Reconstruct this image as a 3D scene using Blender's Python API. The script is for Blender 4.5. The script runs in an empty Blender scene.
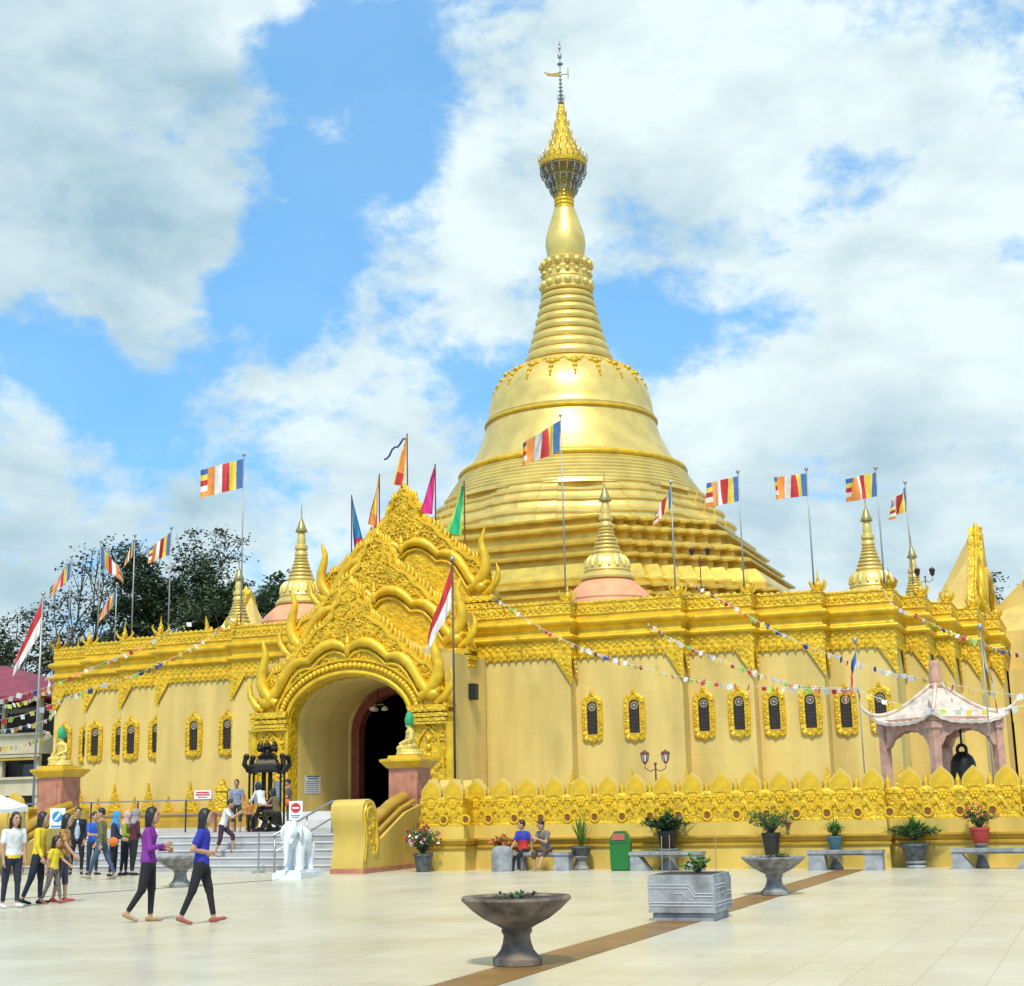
import bpy, bmesh, math, random
from mathutils import Vector, Matrix, noise
from mathutils.bvhtree import BVHTree
R = math.radians
random.seed(7)
scene = bpy.context.scene
col = scene.collection

# ------------------------------------------------------------------ materials
MATS = {}
def mat(name, c, rough=.6, metal=0., bump=0., bscale=20., var=.12, vscale=1.5, kind='noise', spec=.5, trans=0., coat=0., c2=None, streak=0., joints=False):
    if name in MATS: return MATS[name]
    m = bpy.data.materials.new(name); m.use_nodes = True
    nt = m.node_tree; b = nt.nodes['Principled BSDF']
    b.inputs['Roughness'].default_value = rough; b.inputs['Metallic'].default_value = metal
    b.inputs['Specular IOR Level'].default_value = spec
    if coat: b.inputs['Coat Weight'].default_value = coat
    tc = nt.nodes.new('ShaderNodeTexCoord')
    n = nt.nodes.new('ShaderNodeTexNoise'); n.inputs['Scale'].default_value = vscale; n.inputs['Detail'].default_value = 6
    mp = nt.nodes.new('ShaderNodeMapping'); nt.links.new(tc.outputs['Object'], mp.inputs['Vector'])
    nt.links.new(mp.outputs['Vector'], n.inputs['Vector'])
    if streak: mp.inputs['Scale'].default_value = (1, 1, streak)
    rp = nt.nodes.new('ShaderNodeValToRGB')
    d = c2 if c2 else tuple(x*(1-var*1.6) for x in c)
    rp.color_ramp.elements[0].position = .32; rp.color_ramp.elements[1].position = .62
    rp.color_ramp.elements[0].color = (*d, 1); rp.color_ramp.elements[1].color = (*[min(1, x*(1+var*.25)) for x in c], 1)
    nt.links.new(n.outputs['Fac'], rp.inputs['Fac']); nt.links.new(rp.outputs['Color'], b.inputs['Base Color'])
    if joints:      # faint joints of the rendered blockwork
        sx = nt.nodes.new('ShaderNodeSeparateXYZ'); nt.links.new(tc.outputs['Object'], sx.inputs[0])
        ad = nt.nodes.new('ShaderNodeMath'); ad.operation = 'ADD'; nt.links.new(sx.outputs['X'], ad.inputs[0]); nt.links.new(sx.outputs['Y'], ad.inputs[1])
        cx = nt.nodes.new('ShaderNodeCombineXYZ'); nt.links.new(ad.outputs[0], cx.inputs['X']); nt.links.new(sx.outputs['Z'], cx.inputs['Y'])
        bk = nt.nodes.new('ShaderNodeTexBrick'); bk.inputs['Scale'].default_value = 1; bk.inputs['Brick Width'].default_value = .9; bk.inputs['Row Height'].default_value = .45
        bk.inputs['Mortar Size'].default_value = .012; bk.inputs['Mortar Smooth'].default_value = .6
        bk.inputs['Color1'].default_value = (1,1,1,1); bk.inputs['Color2'].default_value = (.965,.96,.95,1); bk.inputs['Mortar'].default_value = (.90,.885,.85,1)
        nt.links.new(cx.outputs[0], bk.inputs['Vector'])
        ml = nt.nodes.new('ShaderNodeMix'); ml.data_type = 'RGBA'; ml.blend_type = 'MULTIPLY'; ml.inputs[0].default_value = 1
        nt.links.new(rp.outputs['Color'], ml.inputs[6]); nt.links.new(bk.outputs['Color'], ml.inputs[7]); nt.links.new(ml.outputs[2], b.inputs['Base Color'])
    if bump:
        if kind == 'relief':
            v = nt.nodes.new('ShaderNodeTexVoronoi'); v.inputs['Scale'].default_value = bscale; v.feature = 'SMOOTH_F1'
            v.inputs['Smoothness'].default_value = .35
            nn = nt.nodes.new('ShaderNodeTexNoise'); nn.inputs['Scale'].default_value = bscale*.6; nn.inputs['Detail'].default_value = 2
            mx = nt.nodes.new('ShaderNodeMix'); mx.data_type = 'VECTOR' if hasattr(mx, 'data_type') else mx.data_type
            mx.inputs[0].default_value = .12
            nt.links.new(tc.outputs['Object'], nn.inputs['Vector'])
            nt.links.new(tc.outputs['Object'], mx.inputs[4]); nt.links.new(nn.outputs['Color'], mx.inputs[5])
            nt.links.new(mx.outputs[1], v.inputs['Vector']); h = v.outputs['Distance']
        else:
            v = nt.nodes.new('ShaderNodeTexNoise'); v.inputs['Scale'].default_value = bscale; v.inputs['Detail'].default_value = 5
            nt.links.new(tc.outputs['Object'], v.inputs['Vector']); h = v.outputs['Fac']
        bp = nt.nodes.new('ShaderNodeBump'); bp.inputs['Strength'].default_value = bump; bp.inputs['Distance'].default_value = .06 if kind == 'relief' else .02
        if kind == 'relief': bp.invert = True
        nt.links.new(h, bp.inputs['Height']); nt.links.new(bp.outputs['Normal'], b.inputs['Normal'])
    MATS[name] = m
    return m
GOLD   = mat('gold_paint', (.73,.455,.016), .40, .22, .15, 9, .16, 2.2)
RELIEF = mat('gold_relief', (.73,.455,.016), .40, .22, .7, 8, .18, 3, 'relief')
FINE   = mat('fine_gold_relief', (.73,.455,.016), .40, .22, .7, 13, .18, 3, 'relief')
LEAF   = mat('gilded_sheet', (.78,.575,.165), .38, .5, .10, 1.6, .12, 1.1)
LEAFD  = mat('gilded_terrace', (.74,.52,.095), .36, .5, .12, 2.5, .16, 1.6)
CREAM  = mat('cream_plaster', (.66,.485,.145), .7, 0, .12, 30, .13, 1.1, streak=.16, joints=True)
CREAM2 = mat('yellow_cream_plaster', (.62,.44,.09), .6, 0, .1, 30, .16, 1.2, streak=.3)
OCHRE  = mat('ochre_moulding', (.52, .31, .03), .4, .25, .1, 20, .12, 2)
GRIME  = mat('worn_gold', (.58, .42, .08), .45, .4, .2, 8, .25, 3)
TERRA  = mat('terracotta_paint', (.74, .33, .17), .6, 0, .1, 14, .1, 2)
PINKST = mat('pink_stone', (.46, .19, .115), .5, 0, .2, 22, .2, 4)
PINKC  = mat('pink_carved_stone', (.54, .31, .22), .65, 0, .3, 16, .2, 4)
ROOFT  = mat('pale_pink_roof', (.66, .55, .46), .55, 0, .25, 14, .2, 3)
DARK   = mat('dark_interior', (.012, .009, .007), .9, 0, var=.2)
BRONZE = mat('black_bronze', (.018, .016, .013), .42, .5, .3, 25, .3, 8)
GLASS  = mat('dark_window_lattice', (.035, .02, .014), .25, .1, .5, 30, .5, 25)
ROSET  = mat('pale_rosette', (.42, .36, .28), .5, .2, .3, 40, .3, 20)
REDWD  = mat('red_brown_trim', (.22, .05, .025), .5, 0, .1, 20, .2, 4)
STONE  = mat('grey_carved_stone', (.27, .26, .25), .85, 0, .6, 18, .32, 6, c2=(.10, .095, .085))
BROWNST= mat('brown_weathered_stone', (.20, .155, .115), .85, 0, .8, 14, .35, 4, c2=(.05, .04, .034))
CONC   = mat('pale_grey_concrete', (.30, .315, .33), .8, 0, .5, 20, .3, 3.5)
MARBLE = mat('white_marble', (.62, .62, .60), .4, 0, .05, 20, .1, 1.2)
MARBLG = mat('grey_marble', (.42, .42, .42), .45, 0, .05, 20, .15, 1.5)
WHITE  = mat('white_statue_stone', (.70, .74, .76), .6, 0, .3, 20, .12, 5)
STEEL  = mat('steel', (.42, .42, .42), .35, .8, var=.1)
POLE   = mat('grey_pole', (.34, .34, .33), .45, .5, var=.15)
DKPOLE = mat('dark_pole', (.08, .07, .06), .5, .4, var=.2)
SILVER = mat('silver_filigree', (.42, .40, .36), .35, .75, .2, 20, .2, 8)
WOODR  = mat('red_lamp_metal', (.20, .055, .035), .45, .3, var=.2)
LAMPG  = mat('frosted_lamp_glass', (.62, .55, .48), .3, 0, var=.1)
BLACK  = mat('black_plastic', (.012, .012, .013), .45, 0, var=.2)
GREENP = mat('green_plastic', (.008, .15, .02), .38, 0, var=.12)
REDP   = mat('faded_red_plastic', (.46, .12, .08), .5, 0, var=.15)
SIGNW  = mat('white_sign', (.74, .76, .78), .45, 0, var=.05)
SIGNB  = mat('blue_sign', (.03, .25, .60), .45, 0, var=.05)
SIGNR  = mat('red_sign', (.55, .03, .025), .45, 0, var=.05)
INK    = mat('grey_ink', (.12, .12, .15), .6, 0, var=.1)
CLOTHW = mat('white_canvas', (.78, .80, .79), .7, 0, var=.06)
SOIL   = mat('dark_soil', (.045, .03, .02), .95, 0, .5, 30, .3, 8)
F_ = {k: mat('flag_'+k, c, .75, 0, 0, var=.12, vscale=4) for k, c in dict(blue=(.05,.14,.36), yellow=(.78,.60,.09), red=(.50,.03,.035), white=(.76,.74,.70), orange=(.78,.28,.06), pink=(.68,.03,.26), green=(.02,.42,.19), sky=(.02,.26,.50), crimson=(.56,.02,.08), lime=(.42,.62,.10), navy=(.03,.05,.20)).items()}
LEAVES = {k: mat('leaf_'+k, c, .55, 0, 0, var=.35, vscale=.6) for k, c in dict(dark=(.055,.095,.03), olive=(.085,.11,.035), fresh=(.085,.20,.025), deep=(.025,.085,.02), grey=(.06,.075,.045), pot=(.05,.14,.025)).items()}
for m in LEAVES.values():
    m.node_tree.nodes['Principled BSDF'].inputs['Subsurface Weight'].default_value = 0
BARK = mat('bark', (.085, .07, .055), .9, 0, .4, 8, .3, 3)

# ------------------------------------------------------------------ mesh builder
class MB:
    def __init__(s): s.v = []; s.f = []; s.mi = []; s.m = 0
    def add(s, vs, fs, m=None):
        o = len(s.v); s.v += [tuple(v) for v in vs]; s.f += [tuple(i+o for i in f) for f in fs]
        s.mi += [s.m if m is None else m]*len(fs); return s
    def box(s, cx, cy, cz, sx, sy, sz, rz=0., m=None, taper=1.):
        c, n = math.cos(rz), math.sin(rz); vs = []
        for z, t in ((-.5, 1.), (.5, taper)):
            for x, y in ((-.5,-.5),(.5,-.5),(.5,.5),(-.5,.5)):
                X, Y = x*sx*t, y*sy*t
                vs.append((cx+X*c-Y*n, cy+X*n+Y*c, cz+z*sz))
        return s.add(vs, [(3,2,1,0),(4,5,6,7),(0,1,5,4),(1,2,6,5),(2,3,7,6),(3,0,4,7)], m)
    def tube(s, pts, rad, n=8, m=None, cap=True, squash=1.):
        pts = [Vector(p) for p in pts]
        if not hasattr(rad, '__len__'): rad = [rad]*len(pts)
        vs = []; up = None
        for i, p in enumerate(pts):
            t = (pts[min(i+1, len(pts)-1)]-pts[max(i-1, 0)])
            t = t.normalized() if t.length > 1e-9 else Vector((0,0,1))
            if up is None: up = Vector((0,1,0)) if abs(t.y) < .9 else Vector((1,0,0))
            a = t.cross(up); a = a.normalized() if a.length > 1e-6 else t.orthogonal().normalized()
            b = a.cross(t).normalized(); up = b
            for k in range(n):
                w = 2*math.pi*k/n
                vs.append(p+a*math.cos(w)*rad[i]+b*math.sin(w)*rad[i]*squash)
        fs = [(i*n+k, i*n+(k+1)%n, (i+1)*n+(k+1)%n, (i+1)*n+k) for i in range(len(pts)-1) for k in range(n)]
        if cap:
            fs.append(tuple(reversed(range(n)))); fs.append(tuple(range((len(pts)-1)*n, len(pts)*n)))
        return s.add(vs, fs, m)
    def lathe(s, prof, cx=0, cy=0, n=32, m=None, mod=None, sx=1, sy=1, rz=0):
        vs = []
        for j, (r, z) in enumerate(prof):
            for k in range(n):
                w = 2*math.pi*k/n+rz; rr = r*(mod(w, z, j) if mod else 1)
                vs.append((cx+rr*math.cos(w)*sx, cy+rr*math.sin(w)*sy, z))
        fs = [(i*n+k, i*n+(k+1)%n, (i+1)*n+(k+1)%n, (i+1)*n+k) for i in range(len(prof)-1) for k in range(n)]
        fs.append(tuple(reversed(range(n)))); fs.append(tuple(range((len(prof)-1)*n, len(prof)*n)))
        return s.add(vs, fs, m)
    def ball(s, c, r, n=10, k=7, m=None, rot=None):
        if not hasattr(r, '__len__'): r = (r, r, r)
        vs = []; c = Vector(c)
        for i in range(k+1):
            t = math.pi*i/k
            for j in range(n):
                w = 2*math.pi*j/n
                q = Vector((r[0]*math.sin(t)*math.cos(w), r[1]*math.sin(t)*math.sin(w), -r[2]*math.cos(t)))
                if rot: q = rot @ q
                vs.append(c+q)
        fs = [(i*n+j, i*n+(j+1)%n, (i+1)*n+(j+1)%n, (i+1)*n+j) for i in range(k) for j in range(n)]
        return s.add(vs, fs, m)
    def prism(s, poly, y0, y1, m=None, T=None):
        # polygon in (x,z), extruded along y ; T maps (x,y,z)
        n = len(poly); vs = [(x, y0, z) for x, z in poly]+[(x, y1, z) for x, z in poly]
        if T: vs = [T(*v) for v in vs]
        fs = [tuple(range(n)), tuple(reversed(range(n, 2*n)))]+[(i, n+i, n+(i+1)%n, (i+1)%n) for i in range(n)]
        return s.add(vs, fs, m)
    def hprism(s, poly, z0, z1, m=None):
        n = len(poly); vs = [(x, y, z0) for x, y in poly]+[(x, y, z1) for x, y in poly]
        return s.add(vs, [tuple(reversed(range(n))), tuple(range(n, 2*n))]+[(i, (i+1)%n, n+(i+1)%n, n+i) for i in range(n)], m)
    def sweep(s, path, prof, closed=False, m=None, caps=True):
        # path 2-D, travelled so that outward is on the right hand; prof list of (offset, z)
        n = len(path); P = [Vector(p) for p in path]; off = []
        for i in range(n):
            a = P[i]-P[i-1] if (closed or i > 0) else P[1]-P[0]
            b = P[(i+1) % n]-P[i] if (closed or i < n-1) else P[i]-P[i-1]
            a.normalize(); b.normalize()
            na = Vector((a.y, -a.x)); nb = Vector((b.y, -b.x)); mv = na+nb
            off.append(mv/max(.25, (1+na.dot(nb))))
        vs = []; k = len(prof)
        for i in range(n):
            for o, z in prof: vs.append((P[i].x+off[i].x*o, P[i].y+off[i].y*o, z))
        fs = []
        for i in range(n if closed else n-1):
            j = (i+1) % n
            for q in range(k-1): fs.append((i*k+q, j*k+q, j*k+q+1, i*k+q+1))
        if not closed and caps:
            fs.append(tuple(range(k))); fs.append(tuple(reversed(range((n-1)*k, n*k))))
        return s.add(vs, fs, m)
    def build(s, name, mats, parent=None, smooth=False, angle=None):
        me = bpy.data.meshes.new(name); me.from_pydata(s.v, [], s.f)
        if not isinstance(mats, (list, tuple)): mats = [mats]
        for q in mats: me.materials.append(q)
        me.polygons.foreach_set('material_index', s.mi)
        me.validate()
        bm = bmesh.new(); bm.from_mesh(me)
        bmesh.ops.recalc_face_normals(bm, faces=bm.faces[:]) if not getattr(s, 'keep', False) else None
        bm.to_mesh(me); bm.free()
        if smooth:
            me.polygons.foreach_set('use_smooth', [True]*len(me.polygons))
            if angle:
                me.set_sharp_from_angle(angle=R(angle))
        me.update()
        o = bpy.data.objects.new(name, me); col.objects.link(o)
        if parent: o.parent = parent
        return o
def tag(o, label=None, cat=None, group=None, kind=None):
    if label: o['label'] = label
    if cat: o['category'] = cat
    if group: o['group'] = group
    if kind: o['kind'] = kind
    return o
def thing(name, label, cat, loc=(0,0,0), rz=0., group=None):
    o = bpy.data.objects.new(name, None); o.empty_display_size = .3; col.objects.link(o)
    o.location = loc; o.rotation_euler = (0, 0, rz)
    return tag(o, label, cat, group)
def copy_tree(o, parent=None):
    c = o.copy(); col.objects.link(c)
    if parent: c.parent = parent
    for ch in list(o.children): copy_tree(ch, c)
    return c
def dup(o, loc, rz, label):
    c = copy_tree(o); c.location = loc; c.rotation_euler = (0, 0, rz); c['label'] = label
    return c
def lerp(a, b, t): return a+(b-a)*t

# ------------------------------------------------------------------ camera, world, light
CAM = Vector((25.1457, -71.2054, 1.6158)); PITCH, ROLL, YAW = R(12.1518), R(1.2366), R(21.9418)
c_, s_ = math.cos(YAW), math.sin(YAW)
right0 = Vector((c_, s_, 0)); fwd = Vector((-s_*math.cos(PITCH), c_*math.cos(PITCH), math.sin(PITCH)))
up0 = right0.cross(fwd)
right = right0*math.cos(ROLL)-up0*math.sin(ROLL); up = right0*math.sin(ROLL)+up0*math.cos(ROLL)
cd = bpy.data.cameras.new('camera'); cam = bpy.data.objects.new('camera', cd); col.objects.link(cam)
M = Matrix((right, up, -fwd)).transposed().to_4x4(); M.translation = CAM; cam.matrix_world = M
cd.sensor_width = 36; cd.lens = 36*1435.9/1024; cd.clip_start = .1; cd.clip_end = 6000
scene.camera = cam
def pix(u, v):   # direction through a pixel of the photograph (used only to aim cloud banks)
    d = right*(u-512)/1435.9+up*(493-v)/1435.9+fwd
    return d.normalized()
SUN = Vector((.16, -.55, .84)).normalized()
elev = math.asin(SUN.z)
L = bpy.data.lights.new('sun', 'SUN'); L.energy = 3.3; L.angle = R(7.0); L.color = (1, .90, .72)
so = bpy.data.objects.new('sun', L); col.objects.link(so); so.rotation_euler = SUN.to_track_quat('Z', 'Y').to_euler()
w = bpy.data.worlds.new('World'); scene.world = w; w.use_nodes = True
nt = w.node_tree; bg = nt.nodes['Background']; bg.inputs['Strength'].default_value = .1
sky = nt.nodes.new('ShaderNodeTexSky'); sky.sky_type = 'NISHITA'; sky.sun_disc = False
sky.sun_elevation = elev; sky.sun_rotation = math.atan2(SUN.x, SUN.y); sky.air_density = 1.1; sky.dust_density = .15; sky.ozone_density = 1.6
tc = nt.nodes.new('ShaderNodeTexCoord')
def N(t, **k):
    n = nt.nodes.new(t)
    for a, b in k.items(): setattr(n, a, b)
    return n
def math_(op, a, b=None, clamp=False):
    n = N('ShaderNodeMath', operation=op); n.use_clamp = clamp
    for i, x in enumerate((a, b)):
        if x is None: continue
        if isinstance(x, (int, float)): n.inputs[i].default_value = x
        else: nt.links.new(x, n.inputs[i])
    return n.outputs[0]
def fbm(scale, detail, rough, zs, offset=(0,0,0), dist=0.):
    mp = N('ShaderNodeMapping'); mp.inputs['Scale'].default_value = (1, 1, zs); mp.inputs['Location'].default_value = offset
    nt.links.new(tc.outputs['Generated'], mp.inputs['Vector'])
    n = N('ShaderNodeTexNoise'); n.inputs['Scale'].default_value = scale; n.inputs['Detail'].default_value = detail
    n.inputs['Roughness'].default_value = rough; n.inputs['Distortion'].default_value = dist
    nt.links.new(mp.outputs['Vector'], n.inputs['Vector']); return n.outputs['Fac']
def blob(u, v, rpx, wgt):
    d = pix(u, v)
    dp = N('ShaderNodeVectorMath', operation='DOT_PRODUCT'); dp.inputs[1].default_value = d
    nt.links.new(tc.outputs['Generated'], dp.inputs[0])
    mr = N('ShaderNodeMapRange'); mr.interpolation_type = 'SMOOTHERSTEP'
    mr.inputs['From Min'].default_value = math.cos(rpx/1435.9); mr.inputs['From Max'].default_value = 1
    mr.inputs['To Max'].default_value = wgt
    nt.links.new(dp.outputs['Value'], mr.inputs['Value']); return mr.outputs[0]
BL = [(60,90,300,.26),(210,50,180,.14),(110,240,140,.12),(620,90,260,.28),(760,120,200,.2),(870,440,300,.30),(720,440,230,.18),(360,410,150,.2),(300,470,170,.26),(480,390,150,.2),(90,530,170,.22),(10,440,60,.22),(980,260,190,.16),(160,325,70,.2),(940,170,120,.14),(20,240,120,.18),(940,560,150,.16),(610,200,120,.12),
      (350,90,140,-.30),(400,190,90,-.14),(290,190,80,-.16),(250,330,110,-.26),(170,400,110,-.30),(40,370,100,-.30),(690,290,130,-.44),(520,330,80,-.2),(870,40,120,.12),(640,10,80,-.05),(120,440,100,-.2),(770,240,80,-.14),(850,170,60,-.14),(300,250,90,-.2)]
acc = None
for b_ in BL:
    o_ = blob(*b_); acc = o_ if acc is None else math_('ADD', acc, o_)
n1 = fbm(8.5, 14, .61, 1.5, (.3,.7,.1), .1)
n0 = fbm(2.8, 4, .5, 1.5, (1.3,.2,.6), .3)
cov = math_('ADD', math_('ADD', math_('MULTIPLY', math_('SUBTRACT', n1, .5), 2.3), math_('MULTIPLY', math_('SUBTRACT', n0, .5), .5)), math_('ADD', math_('MULTIPLY', acc, .85), .51))
rc = N('ShaderNodeValToRGB'); cr = rc.color_ramp; cr.interpolation = 'EASE'
cr.elements[0].position = .33; cr.elements[0].color = (.10,.10,.10,1); cr.elements[1].position = .71; cr.elements[1].color = (1,1,1,1)
nt.links.new(cov, rc.inputs['Fac'])
# self-shade of the clouds: thick cores and undersides go grey-blue
sh = None
for b_ in [(80,140,220,.46),(200,190,140,.16),(110,510,190,.45),(830,495,140,.26),(940,490,110,.18),(700,190,130,.2),(560,220,120,.14)]:
    o_ = blob(*b_); sh = o_ if sh is None else math_('ADD', sh, o_)
n2 = fbm(9, 8, .58, 1.8, (2.1,.2,.4), .2)
shade = math_('MULTIPLY', math_('ADD', sh, math_('MULTIPLY', math_('SUBTRACT', n2, .43), 1.9)), 1.1, True)
cm = N('ShaderNodeMix', data_type='RGBA'); nt.links.new(shade, cm.inputs[0])
cm.inputs[6].default_value = (7.0, 8.1, 8.25, 1); cm.inputs[7].default_value = (3.0, 4.6, 5.6, 1)
lift = N('ShaderNodeVectorMath', operation='ADD'); lift.inputs[1].default_value = (0, 0, .3); nt.links.new(tc.outputs['Generated'], lift.inputs[0])
nrm_ = N('ShaderNodeVectorMath', operation='NORMALIZE'); nt.links.new(lift.outputs[0], nrm_.inputs[0]); nt.links.new(nrm_.outputs[0], sky.inputs['Vector'])
tint = N('ShaderNodeMix', data_type='RGBA', blend_type='MULTIPLY'); tint.inputs[0].default_value = 1
nt.links.new(sky.outputs['Color'], tint.inputs[6]); tint.inputs[7].default_value = (1.45, 2.5, 2.65, 1)
fm = N('ShaderNodeMix', data_type='RGBA'); nt.links.new(rc.outputs['Color'], fm.inputs[0])
nt.links.new(tint.outputs[2], fm.inputs[6]); nt.links.new(cm.outputs[2], fm.inputs[7])
nt.links.new(fm.outputs[2], bg.inputs['Color'])
vs = scene.view_settings; vs.view_transform = 'Standard'; vs.look = 'None'; vs.gamma = 1; vs.exposure = .30; vs.use_curve_mapping = False
# ------------------------------------------------------------------ setting
def ground_mat():
    m = bpy.data.materials.new('plaza_tile'); m.use_nodes = True; nt = m.node_tree; b = nt.nodes['Principled BSDF']
    tc = nt.nodes.new('ShaderNodeTexCoord')
    br = nt.nodes.new('ShaderNodeTexBrick'); br.offset = 0; br.inputs['Scale'].default_value = 1
    br.inputs['Brick Width'].default_value = .6; br.inputs['Row Height'].default_value = .6; br.inputs['Mortar Size'].default_value = .008
    br.inputs['Color1'].default_value = (.60,.565,.435,1); br.inputs['Color2'].default_value = (.565,.53,.405,1); br.inputs['Mortar'].default_value = (.46,.43,.32,1)
    nt.links.new(tc.outputs['Object'], br.inputs['Vector'])
    n = nt.nodes.new('ShaderNodeTexNoise'); n.inputs['Scale'].default_value = .45; n.inputs['Detail'].default_value = 10; n.inputs['Roughness'].default_value = .65
    nt.links.new(tc.outputs['Object'], n.inputs['Vector'])
    rp = nt.nodes.new('ShaderNodeValToRGB'); rp.color_ramp.elements[0].position = .3; rp.color_ramp.elements[0].color = (.85,.845,.82,1); rp.color_ramp.elements[1].position = .65
    nt.links.new(n.outputs['Fac'], rp.inputs['Fac'])
    mx = nt.nodes.new('ShaderNodeMix'); mx.data_type = 'RGBA'; mx.blend_type = 'MULTIPLY'; mx.inputs[0].default_value = 1
    nt.links.new(br.outputs['Color'], mx.inputs[6]); nt.links.new(rp.outputs['Color'], mx.inputs[7]); nt.links.new(mx.outputs[2], b.inputs['Base Color'])
    rr = nt.nodes.new('ShaderNodeMapRange'); rr.inputs['To Min'].default_value = .16; rr.inputs['To Max'].default_value = .42
    nt.links.new(n.outputs['Fac'], rr.inputs['Value']); nt.links.new(rr.outputs[0], b.inputs['Roughness'])
    return m
g = MB(); g.add([(-900,-900,-.03),(900,-900,-.03),(900,900,-.03),(-900,900,-.03)], [(0,1,2,3)])
tag(g.build('ground', mat('grass_ground', (.07,.10,.03), .9, 0, .4, 3, .3, .3)), kind='structure')
g = MB(); g.add([(-60,-110,0),(70,-110,0),(70,60,0),(-60,60,0)], [(0,1,2,3)])
tag(g.build('plaza_floor', ground_mat()), kind='structure')
STRIPE = mat('brown_floor_tile', (.24,.125,.032), .45, 0, .03, 20, .2, 2)
g = MB(); g.add([(19.02,-100,.004),(19.62,-100,.004),(19.96,-38.2,.004),(19.36,-38.2,.004)], [(0,1,2,3)])
tag(g.build('floor_stripe', STRIPE), kind='structure')
g = MB(); g.add([(4.7,-50.3,.004),(4.82,-50.3,.004),(7.45,-41.9,.004),(7.33,-41.9,.004)], [(0,1,2,3)])
tag(g.build('drain_line', mat('dark_drain', (.07,.065,.055), .7)), kind='structure')

# raised terrace round the temple, with the stair
TER = .9
g = MB()
poly = [(-17,-35.6),(-2.9,-35.6),(-2.9,-36.45),(7.35,-36.45),(7.35,-35.6),(9.3,-35.6),(9.3,-37.7),(10.2,-37.7),(10.2,-37.05),(20.3,-37.05),(20.3,-36.6),(23.2,-36.6),(23.2,-36.2),(34,-36.2),(34,36),(-34,36),(-34,-30),(-17,-30)]
g.hprism(poly, .0, TER)
tag(g.build('terrace', MARBLG), kind='structure')
g = MB(); st = thing('staircase', 'wide pale marble stair of five steps up to the temple terrace', 'stairs', (2.2,-36.45,0))
for i in range(5):
    b = MB(); z1 = TER-.001-i*.18; y0, y1 = -.37*i, -.37*(i+1)
    b.box(0, (y0+y1)/2, z1/2, 10.25, y1-y0 if y1 > y0 else y0-y1, z1)
    b.box(0, (y0+y1)/2-.012, z1-.02, 10.27, .395, .036, m=1)
    b.build('step', [MARBLG, MARBLE], st)

# ------------------------------------------------------------------ temple building
Dd = [18.61, 19.44, 20.15, 20.91, 21.51]; Xx = [18.61, 16.21, 13.80, 11.39, 7.33]
def redent(shift=0.):
    q = []
    for k in range(5):          # front, from the left corner to the middle
        q.append((-Xx[k]-0, -Dd[k]))
        if k < 4: q.append((-Xx[k+1], -Dd[k]))
    front = []
    for k in range(5):
        front.append((-Xx[k], -Dd[k]))
        if k < 4: front.append((-Xx[k+1], -Dd[k])); 
    # stair of points: corner, then (-X[k+1], D[k]), (-X[k+1], D[k+1]) ...
    pts = [(-Xx[0], -Dd[0])]
    for k in range(4):
        pts.append((-Xx[k+1], -Dd[k])); pts.append((-Xx[k+1], -Dd[k+1]))
    pts += [(-x, y) for x, y in reversed(pts)]
    return pts
side = redent()
def rot90(p, k):
    x, y = p
    for _ in range(k): x, y = -y, x
    return (x, y)
PLAN = []
for k in range(4):
    for p in side[:-1]: PLAN.append(rot90(p, k))
temple = thing('temple_building', 'cream and gold walled temple hall with stepped corners and arched windows', 'temple')
# the wall stays open where the entrance passage goes through
nf = [i for i, p in enumerate(PLAN) if abs(p[0]-Xx[4]) < 1e-6 and abs(p[1]+Dd[4]) < 1e-6][0]
OPEN = [(2.5,-Dd[4])]+PLAN[nf:]+PLAN[:nf]+[(-2.5,-Dd[4])]
b = MB(); b.sweep(OPEN, [(-.1,.5),(-.1,6.82)], caps=False); b.build('wall', CREAM, temple)
b = MB(); b.sweep(OPEN, [(-.3,.85),(.62,.85),(.62,1.02),(.5,1.06),(.5,1.22),(.42,1.28),(.42,1.36),(.5,1.42),(.5,1.5),(.30,1.56),(-.3,1.56)]); b.build('plinth', OCHRE, temple, True, 35)
b = MB(); b.sweep(PLAN, [(-.12,6.8),(-.03,6.8),(-.03,7.43),(-.12,7.43)], closed=True); fr = b
b = MB(); b.sweep(PLAN, [(-.3,7.43),(.04,7.43),(.09,7.46),(.125,7.52),(.125,7.56),(.09,7.61),(.0,7.64),(-.04,7.68),(-.045,7.78),(-.02,7.86),(.04,7.93),(.10,7.965),(.16,8.02),(.18,8.08),(.16,8.14),(.10,8.19),(.02,8.21),(-.03,8.25),(-.03,8.36),(-.3,8.36)], closed=True)
b.build('cornice', GOLD, temple, True, 50)
b = MB(); b.sweep(PLAN, [(-.32,8.3),(.0,8.36),(.02,8.40),(.0,8.44),(0,8.76),(.03,8.79),(.03,8.84),(-.02,8.86),(-.26,8.86),(-.32,8.4)], closed=True); pr_ = b
bb = MB(); bb.hprism([(x*.985, y*.985) for x, y in PLAN], 8.30, 8.38); bb.build('roof_deck', CONC, temple)

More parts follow.
